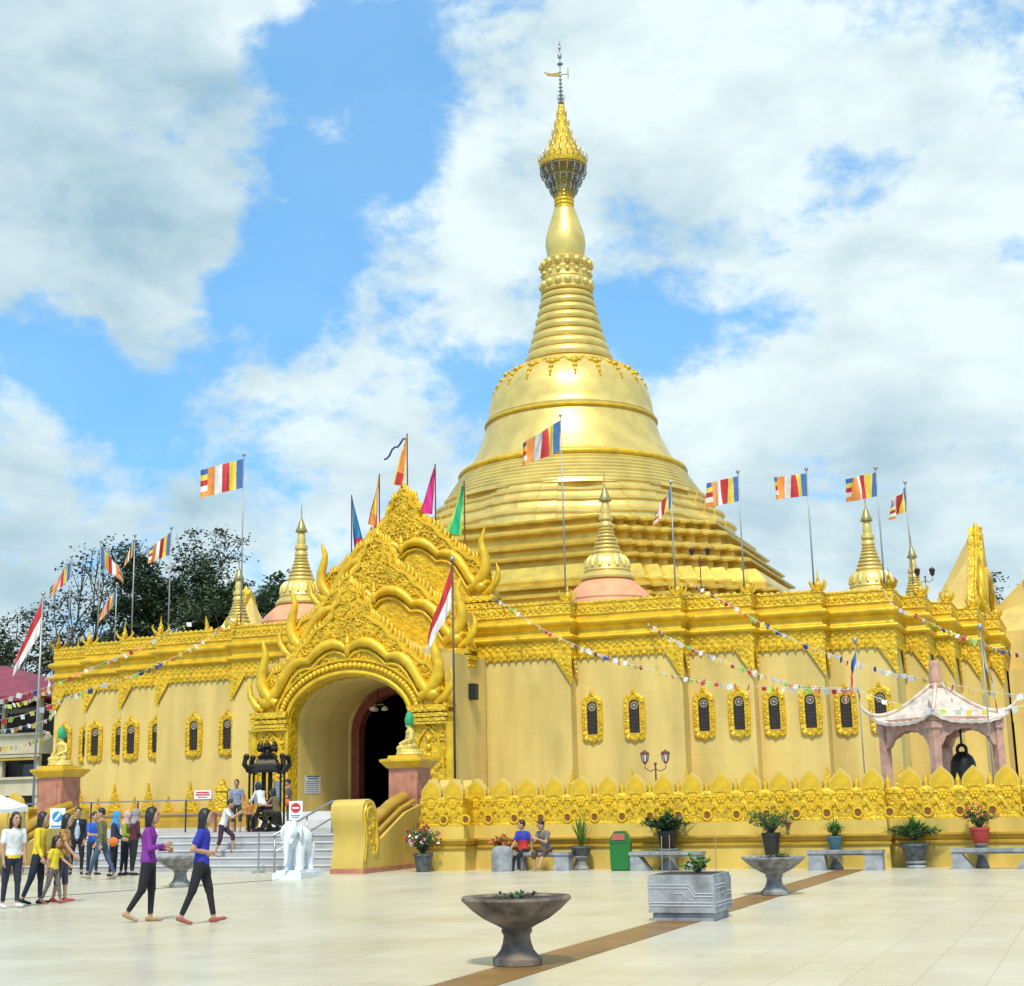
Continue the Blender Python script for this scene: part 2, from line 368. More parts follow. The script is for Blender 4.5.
def edges(path, minlen=.3):
    out = []
    n = len(path)
    for i in range(n):
        a = Vector(path[i]); c = Vector(path[(i+1) % n]); d = c-a
        out.append((a, c, d.length, d.normalized() if d.length else d))
    return out
VIS = [e for e in edges(PLAN) if ((e[0]+e[1])/2).y < -1 and e[2] > .2]
def boss(b, p, t, nrm, z, r, h, m=0):
    # small raised lotus boss on a wall face
    vs = []; k = 6
    for ring, (q, o) in enumerate(((1., 0.), (.75, h*.75), (.3, h))):
        for i in range(k):
            w = 2*math.pi*i/k
            c = p+t*(math.cos(w)*r*q)+nrm*o
            vs.append((c.x, c.y, z+math.sin(w)*r*q*1.1))
    fs = [(i, (i+1) % k, k+(i+1) % k, k+i) for i in range(k)]+[(k+i, k+(i+1) % k, 2*k+(i+1) % k, 2*k+i) for i in range(k)]+[tuple(range(2*k, 3*k))]
    b.add(vs, fs, m)

for a, c, ln, t in VIS:
    nrm = Vector((t.y, -t.x)); n = max(1, int(ln/.29))
    for i in range(n):
        p = a+t*(ln*(i+.5)/n)
        q = p+nrm*-.03
        boss(fr, q, t, nrm, 6.97, .10, .05, 1); boss(fr, q+t*.14, t, nrm, 7.16, .06, .04, 1); boss(fr, q, t, nrm, 7.30, .075, .04, 1)
        # small hanging tongue below the frieze
        w = .11; fr.add([(*(q-t*w), 6.86), (*(q+t*w), 6.86), (*(q+nrm*.03), 6.70), (*(q+nrm*.06), 6.86)], [(0,2,3),(1,3,2),(0,3,1)], 1)
    n = max(1, int(ln/.24))
    for i in range(n):
        p = a+t*(ln*(i+.5)/n)
        boss(pr_, p+nrm*.0, t, nrm, 8.62, .075, .04, 1); boss(pr_, p+t*.12, t, nrm, 8.50, .045, .03, 1)
        pr_.box(p.x-nrm.x*.1, p.y-nrm.y*.1, 8.885, .13, .1, .06, math.atan2(t.y, t.x), 1, taper=.6)
    # triangular pendant panels next to the corners
    if ln > .5:
        s2 = min(.80, ln*.85) 
        for e, sg in ((a, 1), (c, -1)):
            inner = False
            p0 = Vector(e); tt = t*sg
            # only convex corners carry them
            if (sg == -1 and c.x > 0) or (sg == 1 and a.x < 0) or ln > 12:
                A = p0+nrm*-.04; B = p0+tt*s2+nrm*-.04; h = 1.0 if ln > 1 else .85
                vs = [(*A, 7.0), (*B, 7.0), (*(A+tt*.06), 6.82-h), (*(A), 6.82-h)]
                f2 = [(*(Vector(v[:2])+nrm*.05), v[2]) for v in vs]
                br = MB(); br.add(vs+f2, [(4,5,6,7),(0,4,7,3),(1,2,6,5),(2,3,7,6),(0,1,5,4)])
                for k_ in range(4):
                    f_ = (k_+.5)/4; boss(br, A+tt*(s2*.28*(1-f_)+.1)+nrm*.05, tt, nrm, 6.86-h*f_*.8, .07*(1.1-f_*.6), .04, 1)
                br.build('corner_pendant', [RELIEF, GOLD], temple)
fr.build('frieze', [RELIEF, GOLD], temple); pr_.build('parapet', [FINE, GOLD], temple)
# finial on each convex corner of the parapet
def finial_mesh():
    b = MB()
    b.lathe([(.13,0),(.15,.06),(.10,.1),(.13,.2),(.10,.3),(.05,.36),(.07,.42),(.03,.52),(.012,.72),(.004,.8)], n=8)
    for k in range(4):
        w = k*math.pi/2+math.pi/4; d = Vector((math.cos(w), math.sin(w), 0))
        b.tube([d*.08+Vector((0,0,.02)), d*.26+Vector((0,0,.12)), d*.36+Vector((0,0,.30)), d*.30+Vector((0,0,.42))], [.07,.06,.04,.01], 5)
    return b
fo = finial_mesh().build('finial', GOLD, temple, True, 50)
first = True
for k in (0, 1, 3):
    for i in range(5):
        for sg in (-1, 1):
            p = rot90((sg*(Xx[i]-.12), -Dd[i]+.12), k)
            if p[1] > 1: continue
            o = fo if first else fo.copy()
            if not first: col.objects.link(o)
            first = False; o.location = (p[0], p[1], 8.84)
# windows
def window(x, y, z, first=[None]):
    if first[0] is None:
        b = MB()
        out = [(-.40,-.78),(-.30,-.88),(-.12,-.86),(0,-.98),(.12,-.86),(.30,-.88),(.40,-.78),(.43,0),(.40,.74),(.30,.86),(.14,.90),(.07,1.0),(0,1.14),(-.07,1.0),(-.14,.90),(-.30,.86),(-.40,.74),(-.43,0)]
        inn = [(-.2,-.58)]+[( -.2*math.cos(w), .46+.2*math.sin(w)) for w in [math.pi*i/10 for i in range(11)]]+[(.2,-.58)]
        n = len(out)
        # ring between outline and opening as quads by angle
        K = 40; vs = []
        def hit(poly, w):
            d = Vector((math.cos(w), math.sin(w))); best = 0
            for i in range(len(poly)):
                p = Vector(poly[i]); q = Vector(poly[(i+1) % len(poly)]); e = q-p
                den = d.x*e.y-d.y*e.x
                if abs(den) < 1e-9: continue
                t = (p.x*e.y-p.y*e.x)/den; u = (p.x*d.y-p.y*d.x)/den
                if t > 0 and -1e-6 <= u <= 1+1e-6: best = max(best, t)
            return d*best
        rings = [(out, 0, 1.), (out, -.10, 1.), (out, -.14, .94), (inn, -.09, 1.06), (inn, .06, 1.)]
        for pl, yy, sc in rings:
            for i in range(K):
                h = hit(pl, 2*math.pi*i/K)*sc; vs.append((h.x, yy, h.y))
        b.add(vs, [(r_*K+i, r_*K+(i+1) % K, (r_+1)*K+(i+1) % K, (r_+1)*K+i) for r_ in range(4) for i in range(K)])
        for i in range(26):
            h = hit(out, 2*math.pi*(i+.5)/26); h2 = hit(inn, 2*math.pi*(i+.5)/26); q = h*.62+h2*.38
            b.ball((q.x, -.135, q.y), (.052, .05, .052), 6, 4)
        b.add([(-.2,-.02,-.6),(.2,-.02,-.6),(.2,-.12,-.64),(-.2,-.12,-.64)], [(0,1,2,3)], 1)
        f = b.build('window', [RELIEF, CREAM2], temple); f.location = (x, y, z); f.scale = (.95, .8, .93)
        p = MB(); p.add([(-.21,-.012,-.6),(.21,-.012,-.6),(.21,-.012,.7),(-.21,-.012,.7)], [(0,1,2,3)])
        for i in range(-1, 2): p.box(i*.1, -.022, -.1, .012, .02, 1., m=1)
        for i in range(6): p.box(0, -.024, -.5+i*.16, .4, .02, .012, m=1)
        p.build('pane', [GLASS, mat('bronze_lattice', (.10,.075,.05), .5, .3, var=.2)], f)
        r = MB()
        r.tube([(.135*math.cos(2*math.pi*i/20), -.04, .46+.135*math.sin(2*math.pi*i/20)) for i in range(21)], .022, 6)
        r.ball((0, -.04, .46), (.05, .03, .05), 8, 5)
        for i in range(8):
            w_ = i*math.pi/4; r.tube([(.05*math.cos(w_), -.04, .46+.05*math.sin(w_)), (.125*math.cos(w_), -.04, .46+.125*math.sin(w_))], .012, 4)
        r.build('rosette', ROSET, f); first[0] = f
    else:
        f = first[0].copy(); col.objects.link(f); f.location = (x, y, z)
        for ch in first[0].children:
            c = ch.copy(); col.objects.link(c); c.parent = f
for k, xs in ((3, (7.84, 9.45)), (2, (11.84, 13.13)), (1, (14.25, 15.55)), (0, (16.66, 17.88))):
    for x in xs:
        for sg in (-1, 1): window(sg*x, -Dd[k]+.10, 4.53)
# spikes standing on the plinth along the foot of the wall
def spike_mesh(w_, h_):
    b = MB(); half = [(.5,0),(.48,.08),(.36,.16),(.34,.26),(.26,.34),(.24,.44),(.16,.52),(.14,.62),(.07,.72),(.05,.84),(0,1)]
    pl = [(x*w_, z*h_) for x, z in half]+[(-x*w_, z*h_) for x, z in reversed(half[:-1])]
    b.prism(pl, -.07, .07); b.prism([(x*.6, z*.7+.05*h_) for x, z in pl], -.11, .11)
    return b
s1 = spike_mesh(.42, .60).build('spike', FINE, temple); s2 = spike_mesh(.72, 1.15).build('corner_spike', FINE, temple)
u1 = u2 = False
for a, c, ln, t in [e for e in edges(PLAN) if abs(e[0].y-e[1].y) < .01 and e[0].y < -15]:
    big = [a if a.x < 0 else c] if ln < 10 else [a, c]
    if ln > 3: big = big+[(a+c)/2]
    for p in big:
        if abs(p.x) < 4.4: continue
        o = s2 if not u2 else s2.copy()
        if u2: col.objects.link(o)
        u2 = True; o.location = (p.x*(1 if ln > 3 else .99), p.y-.22, 1.55)
    n = int(ln/.62)
    for i in range(n):
        p = a+t*(ln*(i+.5)/n)
        if abs(p.x) < 4.6 or min((p-q).length for q in big) < .5: continue
        o = s1 if not u1 else s1.copy()
        if u1: col.objects.link(o)
        u1 = True; o.location = (p.x, p.y-.26, 1.55)

# ------------------------------------------------------------------ entrance portal (three telescoping gables)
CREST = [(3.95,5.05),(3.75,5.6),(3.62,6.1),(3.25,6.55),(2.95,6.62),(2.6,6.95),(2.35,7.05),(2.07,7.43),(1.75,7.62),(1.45,8.02),(1.1,8.18),(.9,8.36),(.76,8.42),(.70,8.83),(.52,8.95),(.45,9.32),(.2,9.42),(.0,9.70)]
NAGA = [(0,7.12),(.25,7.33),(.6,7.42),(.95,7.36),(1.3,7.15),(1.62,6.84),(1.9,6.86),(2.2,6.78),(2.5,6.52),(2.75,6.15),(2.95,5.8),(3.2,5.5),(3.5,5.42),(3.72,5.6)]
def arc(rx, z0, rz, n=14): return [(rx*math.cos(math.pi*i/n), z0+rz*math.sin(math.pi*i/n)) for i in range(n+1)]
def scroll_relief(b, inside, y, n, seed, r0=.10, r1=.19):
    rnd = random.Random(seed); k = 0
    while k < n:
        x, z = rnd.uniform(-3.9, 3.9), rnd.uniform(0, 9.7)
        if not inside(x, z): continue
        k += 1; r = rnd.uniform(r0, r1); a0 = rnd.uniform(0, 6.28); sg = rnd.choice((-1, 1)); p = []
        for i in range(8):
            q = i/7; w_ = a0+sg*q*5.0; rr = r*(1-q*.72)
            p.append((x+rr*math.cos(w_), y-.012-.03*q, z+rr*math.sin(w_)))
        b.tube(p, [.022+.022*math.sin(math.pi*min(1, i/6)) for i in range(8)], 5)
def crest_h(x):
    x = abs(x); c = CREST
    for (x0, z0), (x1, z1) in zip(c, c[1:]):
        if x1 <= x <= x0: return lerp(z1, z0, (x-x1)/max(1e-6, x0-x1))
    return 0
def naga_h(x):
    x = abs(x)
    for (x0, z0), (x1, z1) in zip(NAGA, NAGA[1:]):
        if x0 <= x <= x1: return lerp(z0, z1, (x-x0)/(x1-x0))
    return 5.4
def make_portal(label, loc, rz):
    t = thing('entrance_portal', label, 'gateway', loc, rz)
    G = [mat_ for mat_ in (RELIEF, GOLD, CREAM, FINE)]
    for k, (y, dz) in enumerate(((-25., 0), (-22.93, 2.15), (-20.6, 4.38))):
        b = MB(); th = .55
        if k == 0:
            poly = [(-2.42,.0),(-2.42,4.6)]+[(-x, z) for x, z in arc(2.42, 4.6, 1.6)][1:-1]+[(2.42,4.6),(2.42,0),(3.95,0)]+CREST+[(-x, z) for x, z in reversed(CREST[:-1])]+[(-3.95,0)]
            poly = [(x, max(z, .9)) for x, z in poly]
        else:
            zb_ = 6.95 if k == 1 else 7.18
            poly = [(-3.95,zb_),(3.95,zb_)]+[(x, z+dz) for x, z in CREST]+[(-x, z+dz) for x, z in reversed(CREST[:-1])]
        b.prism(poly, y, y+th)
        gm = b
        # raised border running up the edge of the gable
        b = MB()
        for sg in (-1, 1):
            b.tube([(sg*(x-.10), y-.02, z+dz-.06) for x, z in CREST], .075, 6)
            for i in range(len(CREST)-2):
                x, z = CREST[i+1]; x2, z2 = CREST[i+2]
                for q in (.0, .5):
                    X, Z = lerp(x, x2, q), lerp(z, z2, q)
                    b.tube([(sg*X, y+.2, Z+dz-.1), (sg*(X+.07), y+.2, Z+dz+.1), (sg*(X+.02), y+.2, Z+dz+.25)], [.10,.075,.012], 6)
        b.tube([(0, y+.2, 9.5+dz), (0, y+.2, 9.9+dz)], [.2,.05], 8)
        cb = b
        # scroll tracery
        b = MB()
        scroll_relief(b, lambda x, z: naga_h(x)+.22 < z < crest_h(x)-.12, y, 230, 11+k)
        b.v = [(p[0], p[1], p[2]+dz) for p in b.v]
        if k == 0:
            scroll_relief(b, lambda x, z: 2.55 < abs(x) < 3.85 and 1.2 < z < 4.3, y, 95, 5, .10, .2)
            scroll_relief(b, lambda x, z: abs(x) < 2.9 and 4.75 < z < naga_h(x)-.2 and (x/2.9)**2+((z-4.6)/2.05)**2 > 1, y, 60, 6, .07, .12)
        gm.add(b.v, b.f, 1); gb = gm.build('gable', [RELIEF, GOLD], t); cb.build('crest_border', GOLD, gb, True, 60)
        # the scalloped serpent moulding
        b = MB()
        for sg in (-1, 1):
            P = [(sg*x, y-.10, z+dz) for x, z in NAGA]
            rad = [.10,.15,.19,.20,.19,.14,.16,.19,.20,.20,.19,.18,.16,.10]
            b.tube(P, rad, 10)
            P2 = [(sg*x*.93, y-.05, z+dz-.30) for x, z in NAGA[:-2]]
            b.tube(P2, .07, 7)
        b.ball((0, y-.12, 7.2+dz), (.13, .12, .3), 8, 6); b.tube([(0, y-.12, 7.4+dz), (0, y-.14, 7.75+dz)], [.12,.01], 7)
        b.build('serpent_moulding', GOLD, gb, True, 70)
        # flame finials rising from the eaves
        for sg in (-1, 1):
            b = MB()
            b.tube([(sg*x, y-.08, z+dz) for x, z in [(2.95,5.35),(3.2,5.5),(3.45,5.75),(3.62,6.1),(3.62,6.5),(3.5,6.9),(3.45,7.2),(3.55,7.5),(3.62,7.75)]], [.16,.21,.23,.22,.19,.155,.12,.08,.015], 9)
            b.tube([(sg*x, y-.05, z+dz) for x, z in [(3.5,5.1),(3.85,5.3),(4.1,5.65),(4.15,6.0),(4.05,6.3)]], [.12,.15,.13,.09,.015], 8)
            b.ball((sg*3.4, y-.1, 5.4+dz), (.3,.2,.22), 8, 6)
            b.build('flame_finial', GOLD, gb, True, 70)
        # capital block under each eave
        for sg in (-1, 1):
            b = MB()
            for zz, ww, hh in ((4.98,1.56,.10),(4.86,1.46,.14),(4.68,1.56,.14),(4.52,1.42,.12),(4.40,1.5,.08)):
                b.box(sg*3.22, y+th/2-.10, zz+dz, ww, th+.36-abs(4.86-zz)*.3, hh)
            for i in range(6): b.ball((sg*3.22-.65+i*.26, y-.27, 4.86+dz), (.10,.06,.07), 6, 4)
            if k: b.box(sg*3.3, y+th/2, 4.0+dz, 1.1, th, .7); b.box(sg*3.3, y+th/2-.03, 3.62+dz, .8, th, .1)
            b.build('capital', FINE, gb)
        # wedge-shaped roof falling back from the gable
        b = MB(); q = [(x, z+dz) for x, z in CREST if z > 6.5]
        top = 9.25+dz; base = (8.3 if k == 2 else 6.4+dz); yb = y+th; L_ = 3.6
        b.add([(-3.3,yb,base),(3.3,yb,base),(0,yb,top),(-3.3,yb+L_,base),(3.3,yb+L_,base),(0,yb+L_*.96,base+.3), (-1.1,yb,8.0+dz),(1.1,yb,8.0+dz),(-1.6,yb+L_*.5,base+(top-base)*.34),(1.6,yb+L_*.5,base+(top-base)*.34),(0,yb+L_*.5,base+(top-base)*.42)],
              [(0,1,7,2,6),(0,6,8,3),(6,2,10,8),(2,7,9,10),(7,1,4,9),(8,10,5,3),(10,9,4,5)])
        b.build('gable_roof', CREAM, t)
    # body behind the front gable, with the vaulted passage
    b = MB()
    for sg in (-1, 1): b.box(sg*3.20, -22.99, 2.745, 1.40, 2.93, 3.69)
    A = arc(2.5, 4.6, 1.68); 
    top = [(-3.95,6.9),(3.95,6.9)]
    poly = [(-3.90,4.592)]+[(-x, z-.008) for x, z in A]+[(3.90,4.592)]+[(3.90,6.9),(-3.90,6.9)]
    b.prism(poly, -24.45, -21.5)
    b.box(0, -21.49, 7.75, 6.8, 1.72, 1.8); b.box(0, -23.66, 6.95, 6.6, 1.4, .3)
    b.build('passage_wall', CREAM, t)
    b = MB(); b.sweep([(-2.41,-20.4),(-2.41,-24.47)], [(0,.9),(0,4.6)], caps=False); b.sweep([(2.41,-24.47),(2.41,-20.4)], [(0,.9),(0,4.6)], caps=False)
    P = arc(2.41, 4.6, 1.59, 18); vs = [(x, -24.47, z) for x, z in P]+[(x, -20.4, z) for x, z in P]; n = len(P)
    b.add(vs, [(i, i+1, n+i+1, n+i) for i in range(n-1)]); b.build('vault', CREAM, t)
    b = MB(); b.box(0, -23.2, 1.17, 4.80, 5.6, .55); b.box(0, -26.15, 1.04, 5.6, .5, .28); b.build('passage_floor', MARBLE, t)
    # inner doorway and the dark hall behind it
    b = MB(); inn = arc(1.85, 4.4, 1.5); out = arc(2.2, 4.4, 1.85)
    poly = [(-1.85,1.4)]+[(-x, z) for x, z in inn]+[(1.85,1.4),(2.2,1.4)]+out+[(-2.2,1.4)]
    b.prism(poly, -20.75, -20.3); b.build('door_frame', REDWD, t)
    b = MB(); poly = [(-2.2,1.4)]+[(-x, z) for x, z in out]+[(2.2,1.4),(2.6,1.4),(2.6,6.6),(-2.6,6.6),(-2.6,1.4)]
    b.prism(poly, -20.6, -20.2); b.build('inner_wall', CREAM, t)
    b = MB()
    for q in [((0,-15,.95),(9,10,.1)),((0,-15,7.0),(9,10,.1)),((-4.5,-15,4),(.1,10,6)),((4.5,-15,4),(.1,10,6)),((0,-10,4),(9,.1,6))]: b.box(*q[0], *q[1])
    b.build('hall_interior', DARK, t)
    # arch rim of small rosettes, corner columns, pillar panels
    b = MB()
    b.tube([(x, -25.06, z) for x, z in [(2.52,.95),(2.52,4.6)]+arc(2.55, 4.6, 1.74, 22)+[(-2.52,4.6),(-2.52,.95)]], .085, 7)
    for i in range(46):
        w_ = math.pi*(i+.5)/46; b.ball((2.82*math.cos(w_), -25.08, 4.6+2.0*math.sin(w_)), (.11,.10,.11), 6, 4)
    b.tube([(x, -25.05, z) for x, z in arc(3.02, 4.6, 2.2, 24)], .05, 6)
    b.build('arch_rim', GOLD, t, True, 60)
    for sg in (-1, 1):
        b = MB()
        prof = [(.16,.9)]
        for i in range(26): prof += [(.15+.045*(i % 2), .95+i*.135)]
        prof += [(.2,4.42)]
        b.lathe(prof, sg*3.98, -24.98, 10); b.build('corner_column', GOLD, t, True, 60)
        b = MB()
        poly = [(0,1.2),(.45,1.2),(.62,2.2),(.55,3.2),(.35,3.9),(0,4.3)]
        pts = [(sg*3.2+x, -25.04, z) for x, z in poly]+[(sg*3.2-x, -25.04, z) for x, z in reversed(poly)]
        b.tube(pts, .055, 6)
        for i in range(9): b.ball((sg*3.2, -25.05, 1.4+i*.31), (.16-.008*i,.08,.12), 7, 5)
        b.build('pillar_ornament', GOLD, t, True, 60)
    return t
main_portal = make_portal('tall ornate golden gateway with serpent gables over the dark arched entrance', (0,0,0), 0)
dup(main_portal, (0,0,0), R(90), 'golden gable with a plain cream wedge roof, above the right end of the parapet')
dup(main_portal, (0,0,0), R(-90), 'pale gable tip just right of the tall flagpole above the left parapet')
# passage lamps
t = thing('pendant_lamp', 'white pendant lamps hanging in the dark top of the entrance arch', 'lamp', (-.8,-21.2,5.3))
b = MB(); b.tube([(0,0,0),(0,0,.75)], .02, 6); b.build('rod', BRONZE, t)
for k in range(3):
    b = MB(); w_ = k*2.1+.3; b.tube([(0,0,.1),(.2*math.cos(w_),.2*math.sin(w_),.14),(.28*math.cos(w_),.28*math.sin(w_),.05)], .015, 5); b.lathe([(.03,.05),(.12,.02),(.15,-.06),(.10,-.12)], .28*math.cos(w_), .28*math.sin(w_), 10)
    b.build('lamp_shade', LAMPG, t, True)
# ------------------------------------------------------------------ great stupa
stupa = thing('golden_stupa', 'huge gilded bell-shaped stupa with a ringed spire rising over the temple roof', 'stupa')
def stair_plan(D, a_ratio, n, jag=0.):
    a = D*a_ratio; d = (D-a)/n; pts = [(a, -D)]
    for i in range(n):
        pts.append((a+i*d, -D+(i+1)*d)); pts.append((a+(i+1)*d, -D+(i+1)*d))
    pts = pts[:-1]+[(D, -a)] if False else pts
    full = []
    for k in range(4): full += [rot90(p, k) for p in pts]
    return full
def loft(b, plans_z, m=None, top=True):
    n = len(plans_z[0][0]); vs = []
    for pl, z in plans_z: vs += [(x, y, z) for x, y in pl]
    fs = [(j*n+i, j*n+(i+1) % n, (j+1)*n+(i+1) % n, (j+1)*n+i) for j in range(len(plans_z)-1) for i in range(n)]
    if top: fs.append(tuple(range((len(plans_z)-1)*n, len(plans_z)*n)))
    b.add(vs, fs, m)
# lower terraces: (half-width, height) profile with mouldings
def T(*pz): return list(pz)
levels = [
 T((12.35,8.2),(12.35,9.9),(12.6,9.98),(12.6,10.2),(12.2,10.28)),
 T((12.0,10.28),(12.0,10.42),(12.22,10.46),(12.22,10.58),(11.95,10.66)),
 T((11.42,10.66),(11.42,10.88),(11.86,10.92),(11.86,11.04),(11.5,11.12)),
 T((11.25,11.12),(11.32,11.34),(11.30,11.44),(11.22,11.56),(10.80,12.06),(10.66,12.10)),
 T((10.12,12.1),(10.12,12.42),(10.60,12.46),(10.62,12.56),(10.5,12.62),(10.15,12.74)),
 T((9.68,12.74),(9.68,13.04),(10.12,13.08),(10.14,13.18),(10.0,13.24),(9.5,13.46)),
 T((9.02,13.46),(8.97,13.86),(9.42,13.92),(9.44,14.02),(9.3,14.1),(8.85,14.26)),
 T((8.42,14.26),(8.38,14.52),(8.80,14.56),(8.82,14.66),(8.65,14.72),(8.2,14.86))]
for lv in levels:
    b = MB(); loft(b, [(stair_plan(D, .49, 9), z) for D, z in lv]); b.build('terrace_tier', LEAFD, stupa)
# upper octagonal tiers with projecting bays
def bay_plan(Rr, step):
    pts = []
    for k in range(8):
        w0 = k*math.pi/4-math.pi/2
        for dw, rr in ((-.37, Rr*(1-step)), (-.235, Rr*(1-step*.45)), (-.235, Rr*(1-step*.1)), (-.12, Rr), (-.12, Rr*(1+step*.35)), (.0, Rr*(1+step*.42)), (.12, Rr*(1+step*.35)), (.12, Rr), (.235, Rr*(1-step*.1)), (.235, Rr*(1-step*.45)), (.37, Rr*(1-step))):
            pts.append((rr*math.cos(w0+dw), rr*math.sin(w0+dw)))
    return pts
for lv in [T((8.45,14.7),(8.4,15.1),(8.5,15.16),(8.5,15.28),(8.2,15.34),(8.0,15.5)), T((7.95,15.5),(7.85,15.82),(7.95,15.88),(7.95,16.0),(7.6,16.06),(7.5,16.16)),
           T((7.45,16.16),(7.4,16.4),(7.48,16.45),(7.48,16.56),(7.15,16.62),(7.05,16.7)), T((7.0,16.7),(6.95,16.92),(7.03,16.97),(7.03,17.07),(6.7,17.12))]:
    b = MB(); loft(b, [(bay_plan(D*1.0, .045), z) for D, z in lv]); b.build('octagon_tier', LEAF, stupa)
b = MB(); prof = [(7.0,16.9)]
for i in range(7):
    r0 = 6.92-i*.135; z0 = 17.12+i*.205
    prof += [(r0, z0), (r0+.02, z0+.1), (r0-.02, z0+.15), (r0-.09, z0+.18)]
prof += [(5.85,18.5),(5.82,18.55)]
b.lathe(prof, n=128); b.build('base_rings', LEAF, stupa, True, 30)
b = MB()
b.lathe([(5.7,18.48),(5.9,18.52),(6.02,18.6),(6.04,18.7),(5.98,18.8),(5.82,18.86),(5.7,18.9),(5.62,19.0),(5.48,19.25),(5.26,19.63),(5.08,20.0),(4.9,20.4),(4.75,20.8),(4.64,21.2),(4.58,21.42),(4.62,21.46),(4.64,21.52),(4.61,21.58),(4.55,21.6),(4.56,21.66),(4.58,21.72),(4.53,21.78),(4.50,21.82),(4.46,22.2),(4.40,22.6),(4.30,23.0),(4.14,23.4),(3.92,23.75),(3.62,24.1),(3.3,24.38),(2.95,24.62),(2.6,24.8),(2.35,24.9),(2.2,24.95)], n=128)
bell = b.build('bell', LEAF, stupa, True, 40)
b = MB(); b.lathe([(5.72,18.46),(5.98,18.49),(6.14,18.57),(6.17,18.68),(6.12,18.79),(5.95,18.86),(5.72,18.9)], n=128); b.build('bell_band', GOLD, bell, True, 50)
b = MB(); b.lathe([(4.5,21.38),(4.68,21.42),(4.71,21.50),(4.66,21.57),(4.5,21.6)], n=128); b.build('bell_band', GOLD, bell, True, 50)
b = MB()
for k in range(20):        # pendant flower ornaments on the shoulder of the bell
    w_ = 2*math.pi*k/20+.1
    def bp(dw, z):
        r = [(4.40,22.6),(4.30,23.0),(4.14,23.4),(3.92,23.75),(3.62,24.1),(3.3,24.38),(2.95,24.62)]
        for (r0, z0), (r1, z1) in zip(r, r[1:]):
            if z0 <= z <= z1: rr = lerp(r0, r1, (z-z0)/(z1-z0))
        return ((rr+.03)*math.cos(w_+dw), (rr+.03)*math.sin(w_+dw), z)
    b = MB()
    for dw, z, q in ((0,24.1,.20),(-.07,24.18,.13),(.07,24.18,.13),(0,23.75,.14),(0,23.45,.09),(0,23.2,.06)): b.ball(bp(dw, z), (q,q,q*.7), 7, 5)
    b.tube([bp(-.08, 24.3), bp(0, 24.42), bp(.08, 24.3)], .06, 5)
    b.tube([bp(-.157, 24.45), bp(-.08, 24.25), bp(0, 24.1), bp(.08, 24.25), bp(.157, 24.45)], .05, 5); b.tube([bp(0, 24.42), bp(0, 23.7), bp(0, 23.2)], .05, 5)
    b.build('bell_pendant', GOLD, bell, True)
# ringed cone
b = MB(); prof = []
def ring(r, z, h, q):  # rounded ring
    return [(r-q, z), (r-q*.25, z+h*.12), (r, z+h*.35), (r-q*.05, z+h*.55), (r-q*.5, z+h*.75), (r-q*1.0, z+h*.92)]
z = 24.92; rs = [2.42,2.22,2.06,1.92,1.80,1.68,1.58,1.49]; hs = [.60,.56,.54,.53,.50,.48,.45,.4]
for r, h in zip(rs, hs): prof += ring(r, z, h, .16); z += h
prof += [(1.3, z)]
b.lathe(prof, n=72); b.build('ringed_cone', LEAF, stupa, True, 35)
b = MB(); zc = z
prof = [(1.28,zc),(1.42,zc+.05),(1.46,zc+.12),(1.40,zc+.2),(1.36,zc+.25),(1.42,zc+.55),(1.38,zc+.72),(1.32,zc+.76),(1.36,zc+.82),(1.32,zc+.9),(1.30,zc+.95),(1.32,zc+1.25),(1.36,zc+1.32),(1.32,zc+1.4),(1.30,zc+1.42),(1.38,zc+1.7),(1.42,zc+1.88),(1.32,zc+1.96),(1.2,zc+2.0),(.95,zc+2.05)]
b.lathe(prof, n=64); 
for k in range(16):
    w_ = 2*math.pi*k/16; cw, sw = math.cos(w_), math.sin(w_)
    b.ball((1.37*cw, 1.37*sw, zc+.48), (.2,.2,.22), 8, 6); b.ball((1.33*cw, 1.33*sw, zc+1.12), (.14,.14,.13), 8, 6); b.ball((1.36*cw, 1.36*sw, zc+1.66), (.2,.2,.22), 8, 6)
b.build('lotus_band', LEAF, stupa, True, 40)
b = MB(); zb = zc+2.0
b.lathe([(.95,zb),(.98,zb+.1),(1.06,zb+.5),(1.12,zb+.95),(1.08,zb+1.4),(.98,zb+1.8),(.84,zb+2.25),(.70,zb+2.7),(.62,zb+2.95),(.60,zb+3.05),(.5,zb+3.1)], n=64); b.build('banana_bud', LEAF, stupa, True, 50)
# crown umbrella
b = MB(); z0 = zb+3.05; prof = [(.5,z0)]
for i in range(9): prof += [(.52,z0+i*.22),(.57,z0+i*.22+.06),(.52,z0+i*.22+.12)]
b.lathe(prof, n=24); b.build('spire_shaft', GOLD, stupa, True, 40)
hz = 36.55
hti = [(1.30,hz),(1.34,hz+.08),(1.32,hz+.45),(1.18,hz+.52),(1.0,hz+.75),(1.0,hz+.85),(.86,hz+1.05),(.76,hz+1.3),(.76,hz+1.4),(.64,hz+1.65),(.56,hz+1.9),(.56,hz+2.0),(.47,hz+2.25),(.42,hz+2.5),(.41,hz+2.6),(.32,hz+2.9),(.27,hz+3.2),(.20,hz+3.55),(.18,hz+3.85),(.06,hz+3.9)]
b = MB(); b.lathe(hti, n=32); cro = b.build('crown_umbrella', FINE, stupa, True, 35)
b = MB()
for r, z_, n in ((1.33,hz+.4,24),(1.0,hz+.86,18),(.76,hz+1.4,14),(.56,hz+2.0,11),(.42,hz+2.6,8),(.28,hz+3.2,6)):
    for k in range(n):
        w_ = 2*math.pi*k/n; b.tube([(r*math.cos(w_), r*math.sin(w_), z_-.1), (r*1.06*math.cos(w_), r*1.06*math.sin(w_), z_+.2), (r*1.02*math.cos(w_), r*1.02*math.sin(w_), z_+.46)], [.034,.028,.005], 5)
